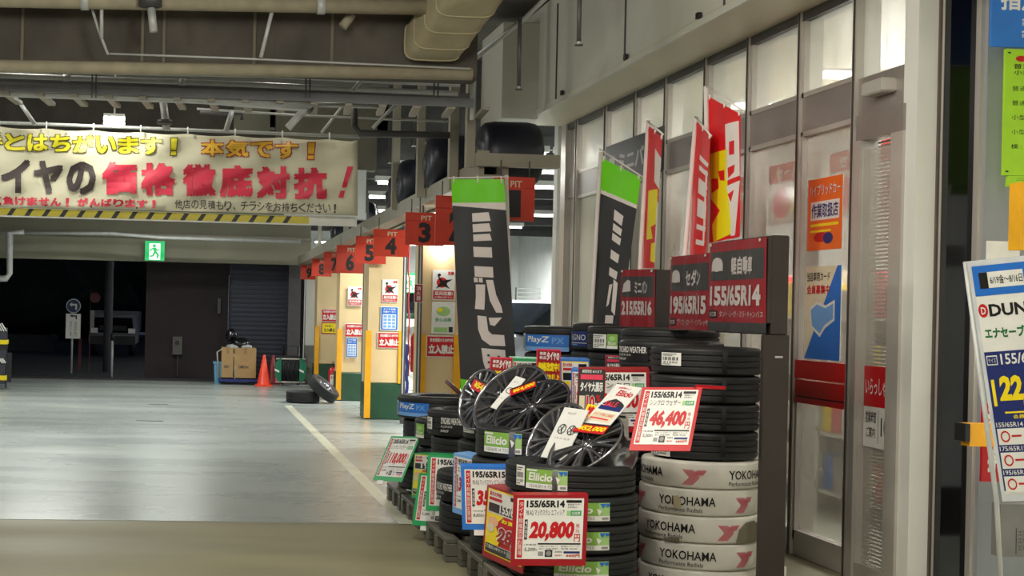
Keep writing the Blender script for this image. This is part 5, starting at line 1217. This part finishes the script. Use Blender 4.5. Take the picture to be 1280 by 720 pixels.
# ------------------------------------------------------------------ nobori flags
fl_dark = mat('flag_charcoal', (.20, .20, .21), .6, 0, .05, 5); fl_green = mat('flag_green', (.45, .86, .08), .55, 0, .05, 5); fl_red = mat('flag_red', (.86, .07, .10), .55, 0, .05, 5)
fl_white = mat('flag_white', (.90, .86, .84), .6, 0, .04, 5); fl_yel = mat('flag_yellow', (.95, .88, .05), .55, 0, .04, 5)
def flag(lab, corners, Yf, parts, pole, crossbar, nu=10, nv=24):
    """corners: tl,tr,bl,br pixels; parts placed in u,v"""
    (ax_, ay_), (bx, by), (cx, cy), (dx, dy) = corners
    t = empty('nobori_flag', P(pole[1][0], pole[1][1], Y=Yf(0)), lab, 'flag')
    def fm(u, v, h):
        x = (ax_*(1-u)+bx*u)*(1-v)+(cx*(1-u)+dx*u)*v; y = (ay_*(1-u)+by*u)*(1-v)+(cy*(1-u)+dy*u)*v
        Y = Yf(u)+.02*math.sin(6*u+2.5*v)+.012*math.sin(11*v+3*u)
        return P(x, y, Y=Y-h)
    pr = Print(fm); parts(pr); o = pr.build('cloth', t, nu=nu, nv=nv, layer=.0015); 
    for q in o.data.polygons: q.use_smooth = True
    a = P(pole[0][0], pole[0][1], Y=Yf(0)+.01); b = P(pole[1][0], pole[1][1], Y=Yf(0)+.01)
    d = (b-a).normalized(); e = a+d*((0.0-a.z)/d.z)
    mb = MB(); mb.tube([a, e], .016, fl_white, 10); mb.build('pole', t)
    mb = MB(); mb.tube([P(x, y, Y=yy) for (x, y, yy) in crossbar], .006, fl_white, 8); mb.build('crossbar', t)
    for u in (.05, .5, .95):
        p = fm(u, -.015, 0); q = fm(u, .02, .004); mb = MB(); mb.tube([p, q], .007, fl_white, 6); mb.build('loop', t)
    mb = MB(); mb.lathe([(0, 0), (.16, 0), (.16, .03), (.03, .06), (.02, .12), (0, .12)], black_plastic, 24, Matrix.Translation((e.x, e.y, 0))); mb.build('base_weight', t)
    return t
W = fl_white
def minivan(p):
    p.rect(0, 0, 1, .112, fl_green, 0); p.poly([(0, .112), (1, .105), (1, .14), (0, .125)], W, .5); p.poly([(0, .122), (1, .128), (1, 1), (0, 1)], fl_dark, 0); p.rect(0, .92, .0, .92, W, 1)
    for (a, b) in ((.155, .195), (.206, .243), (.254, .285)): p.poly([(.36, a+.004), (.67, a-.004), (.70, b-.004), (.36, b+.004)], W, 2)
    for (a, b) in ((.315, .36), (.405, .452)): p.poly([(.35, a), (.69, a-.002), (.69, b), (.35, b+.002)], W, 2)
    p.rect(.33, .458, .40, .48, W, 2); p.rect(.42, .457, .49, .479, W, 2)
    p.poly([(.36, .49), (.53, .487), (.51, .56), (.49, .605), (.32, .605), (.35, .55)], W, 2); p.poly([(.55, .465), (.68, .463), (.72, .53), (.80, .58), (.82, .61), (.70, .612), (.60, .56)], W, 2)
    p.poly([(.36, .635), (.52, .635), (.54, .70), (.60, .715), (.82, .712), (.83, .762), (.56, .768), (.42, .745), (.36, .70)], W, 2); p.poly([(.56, .64), (.80, .632), (.66, .675), (.58, .672)], W, 2)
    p.poly([(.40, .785), (.82, .780), (.83, .935), (.52, .94), (.42, .85)], W, 2); p.rect(0, .945, 1, 1, fl_green, 3)
    for i in range(2):
        for j in range(4): p.rect(.50+.18*i, .81+.032*j, .54+.18*i, .82+.032*j, fl_dark, 3)
flag('black and green minivan flag standing before the lit pit bay', ((564, 224), (630, 224), (576, 488), (648, 500)), lambda u: 11.75-.1*u, lambda p: (minivan(p)), ((633, 219), (641, 500)), ((560, 222.5, 11.75), (636, 221, 11.65)))
def minivan2(p):
    p.rect(0, 0, 1, .20, fl_green, 0); p.rect(0, .185, 1, .21, W, .5); p.rect(0, .20, 1, 1, fl_dark, 0)
    for (a, b) in ((.27, .335), (.355, .40), (.415, .46), (.52, .575), (.63, .68)): p.poly([(.42, a), (.68, a+.02), (.66, b+.02), (.42, b)], W, 2)
    p.poly([(.46, .74), (.56, .73), (.50, .86), (.42, .88)], W, 2); p.poly([(.58, .70), (.72, .72), (.74, .93), (.60, .90)], W, 2); p.rect(.42, .93, .70, 1.0, W, 2)
flag('second green topped minivan flag, turned sideways by the window wall', ((752, 197), (801, 222), (741, 408), (776, 408)), lambda u: 10.75-.4*u, minivan2, ((751, 190), (739, 405)), ((749, 186, 10.75), (803, 221, 10.35)), 8, 20)
def red3(p):
    p.rect(0, 0, 1, 1, fl_red, 0); p.poly([(.55, .12), (1, .16), (1, .4), (.6, .36)], W, 1); p.poly([(.2, .45), (.9, .40), (.95, .66), (.5, .7), (.7, .78), (.2, .8)], fl_yel, 1); p.poly([(.6, .82), (1, .8), (1, .96), (.6, .95)], fl_yel, 1); p.rect(.9, .5, 1, .9, W, 2)
flag('narrow red and yellow flag seen edge on, leftmost of the three red ones', ((810, 156), (828, 172), (804, 335), (818, 335)), lambda u: 9.95-.5*u, red3, ((810.5, 150), (800, 335)), ((810, 152, 9.95), (829, 168, 9.45)), 6, 18)
def red4(p):
    p.rect(0, 0, 1, 1, fl_red, 0)
    for (a, b) in ((.22, .26), (.30, .34), (.40, .52), (.56, .70), (.76, .80), (.88, .92)): p.poly([(.35, a), (.95, a+.01), (.9, b+.01), (.35, b)], W, 1)
    p.rect(.78, .3, .9, .9, W, 1)
flag('narrow red flag with white writing, middle of the three red ones', ((870, 150), (888, 172), (862, 318), (882, 318)), lambda u: 9.25-.45*u, red4, ((870, 146), (856, 320)), ((869, 146, 9.25), (889, 170, 8.8)), 6, 18)
def red5(p):
    p.rect(0, 0, 1, 1, fl_red, 0)
    p.poly([(.0, .40), (.58, .32), (.60, .62), (.76, .96), (.15, 1.0), (.10, .88), (.36, .78), (.08, .70)], fl_yel, 1)
    p.poly([(.08, .56), (.30, .55), (.32, .62), (.10, .66)], fl_red, 2); p.poly([(.3, .50), (.5, .48), (.5, .56), (.36, .56)], fl_red, 2)
    p.poly([(.52, .14), (.94, .06), (.98, .50), (.56, .56)], W, 1); p.poly([(.64, .26), (.80, .23), (.80, .34), (.64, .36)], fl_red, 2); p.poly([(.60, .46), (.82, .42), (.80, .48), (.62, .54)], fl_red, 2)
    p.poly([(.56, .60), (.98, .54), (.92, .74), (.84, .98), (.70, .98), (.66, .74)], W, 1); p.poly([(.60, .66), (.80, .62), (.70, .72)], fl_red, 2)
flag('broad red flag with yellow and white characters, nearest of the red ones', ((885, 120), (926, 143), (886, 304), (925, 296)), lambda u: 9.0-.5*u, red5, ((882.5, 108), (886, 320)), ((883, 108, 9.0), (928, 138, 8.5)), 10, 20)

# ------------------------------------------------------------------ far end things
def far(px, py): return P(px, py, Z=0)
cart = empty('hand_cart', far(297, 481), 'dark hand cart loaded with cardboard boxes at the far shutter', 'cart')
Yc = cart.location.y; cx0 = P(276, 475, Y=Yc).x; cx1 = P(321, 475, Y=Yc).x; zc = P(300, 474, Y=Yc).z
MB().box((cx0-.05, Yc, zc-.05), (cx1+.03, Yc+.6, zc), INK['navy']).build('deck', cart)
for xx in (cx0+.05, cx1-.1):
    for yy in (Yc+.06, Yc+.5):
        mb = MB(); mb.lathe([(.01, -.02), (.05, -.02), (.05, .02), (.01, .02)], black_plastic, 14, Matrix.Translation((xx, yy, .05)) @ Matrix.Rotation(PI/2, 4, 'X'), True); mb.build('castor', cart)
mb = MB(); h0 = P(272, 440, Y=Yc).z; mb.tube([(cx0-.04, Yc+.05, zc), (cx0-.08, Yc+.05, h0), (cx0+.0, Yc+.05, h0+.05), (cx0+.2, Yc+.02, h0+.04), (cx0+.26, Yc, h0-.1), (cx0+.27, Yc-.02, zc)], .014, alu, 8); mb.build('handle', cart)
card = mat('cardboard', (.62, .50, .33), .75, 0, .08, 6); tape = mat('parcel_tape', (.52, .42, .28), .4)
def cbox(x0, y0, x1, y1, Y, d, lab):
    a = P(x0, y1, Y=Y); b = P(x1, y0, Y=Y); t = empty('cardboard_box', ((a.x+b.x)/2, Y, a.z), lab, 'box')
    MB().box((a.x, Y, a.z), (b.x, Y+d, b.z), card, .006).build('carton', t); m_ = (a.x+b.x)/2; MB().box((m_-.03, Y-.002, b.z-.12), (m_+.03, Y+d, b.z+.002), tape).build('tape', t)
    pr = Print(planar((a.x, Y, b.z), (b.x, Y, b.z), (a.x, Y, a.z))); pr.text('OMRON', .2, .58, .65, .68, 'charcoal', 1, .03); pr.build('printing', t)
cbox(276.5, 434.5, 292, 472, Yc-.01, .5, 'narrow cardboard box at the left of the cart'); cbox(292.4, 435.5, 320.5, 472.5, Yc-.02, .55, 'large cardboard box filling the cart')
def lump(name, px, py, Y, r, m, lab, cat, sq=(1, 1, 1), seed=1, par=None):
    bm = bmesh.new(); bmesh.ops.create_icosphere(bm, subdivisions=3, radius=1); rn = random.Random(seed); from mathutils import noise
    for v in bm.verts:
        d = 1+.35*noise.noise(v.co*2.1+Vector((seed*3.1, 0, 0)))+.12*noise.noise(v.co*6+Vector((seed, 0, 0))); v.co = Vector((v.co.x*sq[0]*d*r, v.co.y*sq[1]*d*r, v.co.z*sq[2]*d*r))
    me = D.meshes.new(name); bm.to_mesh(me); bm.free(); me.materials.append(m)
    for p in me.polygons: p.use_smooth = True
    o = D.objects.new(name, me); C.objects.link(o); o.location = P(px, py, Y=Y) if px is not None else py
    if par: o.parent = par; o.location = o.location-wt(par)
    if lab: tag(o, lab, cat)
    return o
bagm = mat('bin_bag', (.07, .07, .08), .25, 0, .1, 8); clearbag = mat('clear_bag', (.62, .63, .64), .2, 0, .1, 8)
lump('rubbish_bag', 300, 430, Yc+.2, .16, bagm, 'black bin bag heaped on the cardboard boxes', 'bag', (1.2, .9, .8), 3)
lump('rubbish_bag', 289, 419, Yc+.25, .12, bagm, 'smaller dark bundle on top of the black bin bag', 'bag', (.9, .8, 1.0), 5)
lump('plastic_bag', 291, 434, Yc+.12, .11, clearbag, 'clear plastic bag on the left cardboard box', 'bag', (1.2, .7, .55), 8)
lump('plastic_bag', 307, 433.5, Yc+.12, .11, clearbag, 'pale plastic bag on the large cardboard box', 'bag', (1.2, .7, .5), 11)
a = P(267, 479, Y=Yc+.1); b = P(277.5, 453, Y=Yc+.1)
t = empty('blue_bin', (a.x, Yc+.1, 0), 'light blue plastic bin left of the cart', 'bin'); bm_ = mat('bin_blue', (.34, .56, .68), .5)
mb = MB(); z1 = b.z; mb.hexa([(a.x+.02, Yc+.1, .0), (b.x-.02, Yc+.1, .0), (b.x-.02, Yc+.4, .0), (a.x+.02, Yc+.4, .0), (a.x, Yc+.08, z1), (b.x, Yc+.08, z1), (b.x, Yc+.42, z1), (a.x, Yc+.42, z1)], bm_); mb.build('tub', t)
MB().box((a.x-.015, Yc+.06, z1-.03), (b.x+.015, Yc+.44, z1+.01), bm_, .004).build('rim', t)
def cone(px, py, h, lab, colr):
    p = far(px, py); t = empty('traffic_cone', (p.x, p.y, 0), lab, 'cone')
    mb = MB(); mb.lathe([(h*.24, .03), (h*.21, .05), (h*.045, h*.96), (h*.03, h), (0, h)], colr, 28); mb.build('cone_body', t, local=True)
    MB().box((-h*.27, -h*.27, 0), (h*.27, h*.27, .03), colr, .006).build('base', t, local=True)
cone(329.5, 482.5, .60, 'bright orange red traffic cone right of the cart', mat('cone_red', (.95, .27, .16), .4)); cone(340.5, 480, .58, 'dark red traffic cone behind the bright one', mat('cone_dark', (.48, .08, .10), .5))
# green tyre rack
p = far(363, 483); Yg = p.y
t = empty('tyre_rack', (p.x, Yg, 0), 'green tyre rack on castors right of the traffic cones', 'rack'); rg = mat('rack_green', (.03, .42, .30), .45)
for (xa, xb, s_) in ((343.5, 352, 1), (374, 383, -1)):
    a = P(xa, 482, Y=Yg); b = P(xb, 448, Y=Yg); hz = b.z; x0, x1 = a.x, b.x; c_ = .09
    if s_ == 1: pts = [(x0, .1+c_), (x0+c_, .1-.02), (x1, .08), (x1, hz), (x0+c_, hz), (x0, hz-c_)]
    else: pts = [(x0, .08), (x1-c_, .08), (x1, .1+c_), (x1, hz-c_), (x1-c_, hz), (x0, hz)]
    mb = MB(); n_ = len(pts); mb.add([(x, Yg, z) for x, z in pts]+[(x, Yg+.05, z) for x, z in pts], [list(range(n_)), list(range(n_, 2*n_))[::-1]]+[[i, (i+1) % n_, n_+(i+1) % n_, n_+i] for i in range(n_)], rg); o = mb.build('end_plate', t)
    mm = MB(); xm = (x0+x1)/2; mm.hexa([(xm-.07, Yg-.004, .30), (xm+.02, Yg-.004, .26), (xm+.02, Yg-.001, .26), (xm-.07, Yg-.001, .30), (xm-.07, Yg-.004, .34), (xm+.02, Yg-.004, .30), (xm+.02, Yg-.001, .30), (xm-.07, Yg-.001, .34)], INK['white']); mm.build('mark', t)
a = P(351, 470, Y=Yg).x; b = P(375, 470, Y=Yg).x
for zz in (.08, hz-.02): 
    mb = MB(); mb.tube([(a-.1, Yg+.02, zz), (b+.1, Yg+.02, zz)], .016, alu, 8); mb.build('cross_bar', t)
for k in range(4):
    mb = MB(); xx = a+(b-a)*(k+.5)/4; mb.tube([(xx, Yg+.02, .08), (xx, Yg+.02, hz-.02)], .012, rubber_plain, 8); mb.build('upright_bar', t)
    o = tyre(xx, Yg+.28, hz/2+.03, .24, .10, 'dark tyre standing in the green rack, %s from the left' % ('first', 'second', 'third', 'fourth')[k], .13, (0, PI/2, 0), group='tyres in the green rack')
# black trolley behind the rack
t = empty('trolley', (P(365, 440, Y=Yg+.6).x, Yg+.6, 0), 'black tubular trolley behind the green tyre rack', 'trolley')
xa = P(354, 440, Y=Yg+.6).x; xb = P(373, 440, Y=Yg+.6).x; zt_ = P(364, 433, Y=Yg+.6).z
mb = MB(); mb.tube([(xa, Yg+.6, 0), (xa, Yg+.6, zt_), (xb, Yg+.6, zt_), (xb, Yg+.6, 0)], .02, black_plastic, 8); mb.build('frame', t)
MB().box((xa-.03, Yg+.5, zt_-.22), (xb+.03, Yg+.7, zt_-.18), black_plastic).build('tray', t)
# two tyres on the floor
p = far(380, 504.5); tyre(p.x, p.y+.25, .095, .27, .19, 'black tyre lying flat on the floor near the pillars', .18, group='loose tyres on the lane floor')
p2 = far(407, 505); tw = tyre(p2.x-.02, p2.y+.20, .235, .27, .17, 'black tyre with bright rim leaning on the flat one', .17, (math.radians(14), math.radians(38), 0), group='loose tyres on the lane floor')
mb = MB(); mb.lathe([(.17, .06), (.16, .07), (.13, .03), (.12, -.03), (.165, -.06)], cap_m, 32); mb.build('rim', tw, local=True)
for k in range(6):
    mb = MB(); a_ = 2*PI*k/6; q = Vector((math.cos(a_), math.sin(a_), 0)); mb.tube([q*.03+Vector((0, 0, .05)), q*.15+Vector((0, 0, .045))], .016, cap_m, 6); mb.build('spoke', tw, local=True)
mb = MB(); mb.lathe([(0, .06), (.04, .06), (.045, .03), (0, .03)], cap_m, 16); mb.build('hub', tw, local=True)
# left edge thing with yellow bands
t = empty('banded_column', far(0, 487), 'dark banded object with yellow stripes cut by the left edge', 'guard'); Yq = t.location.y
pb2(-14, 410, 7.5, 480, Yq, .25, mat('dark_blue_grey', (.20, .21, .25), .5), 'core', t)
for (y0, y1) in ((425, 430), (469.5, 475)): pb2(-15, y0, 8.5, y1, Yq-.01, .27, INK['yellow'], 'yellow_band', t)
pb2(-14, 431, 7.8, 437, Yq-.005, .26, black_plastic, 'dark_band', t); pb2(8.6, 441, 14, 478, Yq+.02, .1, black_plastic, 'side_plate', t); pb2(6, 478, 8, 485, Yq, .05, black_plastic, 'foot', t)
mb = MB(); 
for k in range(3): 
    a = P(-4+3*k, 404, Y=Yq-.03); b = P(2+3*k, 414, Y=Yq-.03); mb.tube([a, b], .012, INK['white'], 6)
mb.build('white_cord', t)
mb = MB()
for k in range(3): 
    a = P(-2+2.5*k, 448, Y=Yq-.03); b = P(3+2.0*k, 454, Y=Yq-.03); mb.tube([a, b], .012, INK['white'], 6)
mb.build('white_cord', t)
# wooden bar by the near pillar
o = MB().tube([S(558, 476, 12.5), S(577, 494, 12.4)], .02, mat('brown_rod', (.34, .20, .16), .5), 8).build('brown_rod'); tag(o, 'short brown rod slanting beside the black flag foot', 'rod')

# ------------------------------------------------------------------ outside, night
o = pbox(-40, 419, 66, 456, 46, .3, mat('far_wall_grey', (.34, .36, .38), .8)).build('garden_wall'); tag(o, 'pale low wall outside at the far left', 'wall')
leaf = mat('night_foliage', (.10, .17, .10), .8, 0, .4, 12, 1.0, 8); trunk = mat('night_trunk', (.14, .13, .12), .8)
for (x, y, Y, r, sd, lab) in ((10, 372, 50, 2.2, 1, 'dark tree behind the low outside wall at the far left'), (78, 365, 60, 2.6, 2, 'dark tree behind the round blue road sign'), (158, 350, 68, 3.2, 4, 'dark tree beyond the parked truck')):
    t = empty('tree', (P(x, y, Y=Y).x, Y, 0), lab, 'tree'); 
    for k in range(3): lump('foliage', None, P(x+(k-1)*14, y-6*(k % 2), Y=Y), None, r*(.75+.1*k), leaf, None, None, (1, .8, .8), sd+k, t) if False else None
    for k in range(3):
        q = P(x+(k-1)*16, y-8*(k % 2), Y=Y); o = lump('foliage', None, q, None, r*(.7+.1*k), leaf, None, None, (1, .8, .8), sd*5+k, t)
    mb = MB(); mb.tube([(t.location.x, Y, 0), (t.location.x, Y, P(x, y, Y=Y).z)], .14, trunk, 8, r1=.09); mb.build('trunk', t)
for (x0, x1, yt, Y, sd) in ((0, 128, 447, 40, 31),):
    for k in range(6):
        x = x0+4+k*26; o = lump('hedge', x, 459, Y, .27, leaf, 'low dark hedge clump outside, %s from the left' % words[k].replace('topmost', 'first'), 'hedge', (1.1, .7, .75), sd+k)
a = P(128, 479, Y=33); b = P(139, 479, Y=33)
o = MB().tube([((a.x+b.x)/2, 33, -.03), ((a.x+b.x)/2, 33, 4.3)], (b.x-a.x)/2, mat('pole_concrete', (.30, .30, .33), .8), 16).build('utility_pole'); tag(o, 'thick grey utility pole outside in front of the truck', 'pole')
t = empty('road_sign', (P(91, 470, Y=32).x, 32, 0), 'round blue road sign with white arrow above a white plate', 'sign'); c = P(92, 382.5, Y=32)
mb = MB(); mb.tube([(c.x-.02, 32.02, -.03), (c.x-.02, 32.02, c.z)], .022, pipe_grey, 8); mb.build('post', t)
mb = MB(); mb.tube([(c.x, 32, c.z), (c.x, 31.97, c.z)], .16, ink('sign_ring', (.75, .78, .85)), 28); mb.build('disc', t)
pr = Print(lambda u, v, h: Vector((c.x+u, 31.965-h, c.z-v))); pr.disc(0, 0, .14, .14, ink('sign_blue', (.08, .14, .36)), 1, 28); pr.poly([(-.09, -.03), (-.03, -.08), (-.03, -.05), (.08, -.05), (.08, .08), (.04, .08), (.04, -.01), (-.03, -.01), (-.03, .02)], 'white', 2); pr.build('arrow', t)
p0 = P(82.5, 392, Y=31.95); p1 = P(101, 392, Y=31.95); p1.z = p0.z; p3 = Vector((p0.x, 31.95, P(82, 423, Y=31.95).z)); MB().slab(p0, p1, p3, .02, INK['white']).build('plate', t)
pr = Print(planar(p0, p1, p3)); pr.poly([(.25, .08), (.45, .02), (.45, .06), (.75, .06), (.75, .22), (.65, .22), (.65, .12), (.45, .12), (.45, .16)], 'black', 1); pr.vtext('左折のみ出口', .58, .30, .76, .92, 'charcoal', 1, 0); pr.vtext('おねがいします', .26, .28, .42, .92, 'charcoal', 1, 0); pr.build('lettering', t)
t = empty('sign_post', (P(112, 470, Y=33).x, 33.5, 0), 'dark red post with a narrow white upright plate left of the utility pole', 'post'); 
pb2(110.5, 362, 113.5, 480, 33.5, .05, mat('dark_red_post', (.36, .08, .08), .5), 'post', t); pb2(112.5, 388, 118, 410, 33.45, .03, INK['grey'], 'plate', t); pb2(97, 424, 102, 472, 33.6, .04, mat('dark_red_post', (0, 0, 0)), 'low_post', t)
mb = MB(); c2 = P(119, 372, Y=33.4); mb.tube([c2, c2+Vector((0, -.03, 0))], .12, mat('dark_red_post', (0, 0, 0)), 20); mb.build('round_reflector', t)
t = empty('bollard', (P(139.5, 472, Y=30.6).x, 30.6, 0), 'short pale bollard outside right of the utility pole', 'bollard'); mb = MB(); mb.tube([t.location-Vector((0, 0, .03)), t.location+Vector((0, 0, .75))], .025, pipe_grey, 10); mb.build('tube', t)
mb = MB(); mb.tube([t.location+Vector((0, 0, .75)), t.location+Vector((0, 0, .9))], .04, black_plastic, 10); mb.build('cap', t)
# truck
Yt = 42; a = P(110, 455, Y=Yt); b = P(172, 394, Y=Yt); tk = empty('truck', ((a.x+b.x)/2, Yt, 0), 'pale parked truck facing the garage in the dark', 'truck')
tp = mat('truck_paint', (.42, .43, .46), .4); x0, x1 = a.x, b.x; zt2 = b.z
mb = MB(); mb.box((x0, Yt, .35), (x1, Yt+1.7, zt2*.55), tp, .05); mb.hexa([(x0, Yt, zt2*.55), (x1, Yt, zt2*.55), (x1, Yt+1.7, zt2*.55), (x0, Yt+1.7, zt2*.55), (x0+.08, Yt+.2, zt2), (x1-.08, Yt+.2, zt2), (x1-.08, Yt+1.6, zt2), (x0+.08, Yt+1.6, zt2)], tp); mb.build('cab', tk)
mb = MB(); z5 = zt2*.57; z9 = zt2*.93; mb.hexa([(x0+.1, Yt+.0, z5), (x1-.1, Yt+.0, z5), (x1-.1, Yt+.06, z5), (x0+.1, Yt+.06, z5), (x0+.16, Yt+.155, z9), (x1-.16, Yt+.155, z9), (x1-.16, Yt+.22, z9), (x0+.16, Yt+.22, z9)], mat('truck_glass', (.03, .04, .06), .1)); mb.build('windscreen', tk)
MB().box((x0+.05, Yt-.03, .35), (x1-.05, Yt, .6), mat('truck_bumper', (.15, .15, .17), .5), .02).build('bumper', tk)
MB().box((x0+.3, Yt-.02, .75), (x1-.3, Yt, .9), black_plastic).build('grille', tk)
for xx in (x0+.16, x1-.16): MB().box((xx-.1, Yt-.03, .68), (xx+.1, Yt, .82), INK['white']).build('headlamp', tk)
for xx in (x0+.15, x1-.15): mb = MB(); mb.lathe([(.1, -.1), (.34, -.1), (.36, 0), (.34, .1), (.1, .1)], rubber_plain, 20, Matrix.Translation((xx, Yt+.7, .36)) @ Matrix.Rotation(PI/2, 4, 'Y'), True); mb.build('wheel', tk)
MB().box((x0+.02, Yt+1.8, .7), (x1-.02, Yt+4.5, zt2+.1), tp).build('cargo_box', tk)
# fittings on the dark wall
t = empty('meter_box', P(222, 443, Y=29.9), 'grey box with a small dial on the dark far wall', 'box'); pb2(215.5, 421, 228, 443, 29.85, .15, mat('meter_grey', (.33, .32, .31), .6), 'case', t); pb2(219, 426, 224, 431, 29.84, .01, black_plastic, 'dial', t); pb2(221, 443, 222.5, 470, 29.9, .1, pipe_dark, 'conduit', t)
o = pbox(272, 373, 276, 392, 29.9, .1, mat('meter_grey', (0, 0, 0))).build('wall_plate'); tag(o, 'narrow upright plate on the dark far wall', 'plate')
o = pbox(284.5, 344, 286.5, 425, 29.4, .06, pipe_grey).build('thin_pole'); tag(o, 'thin grey pole leaning upright beside the dark shutter', 'pole')
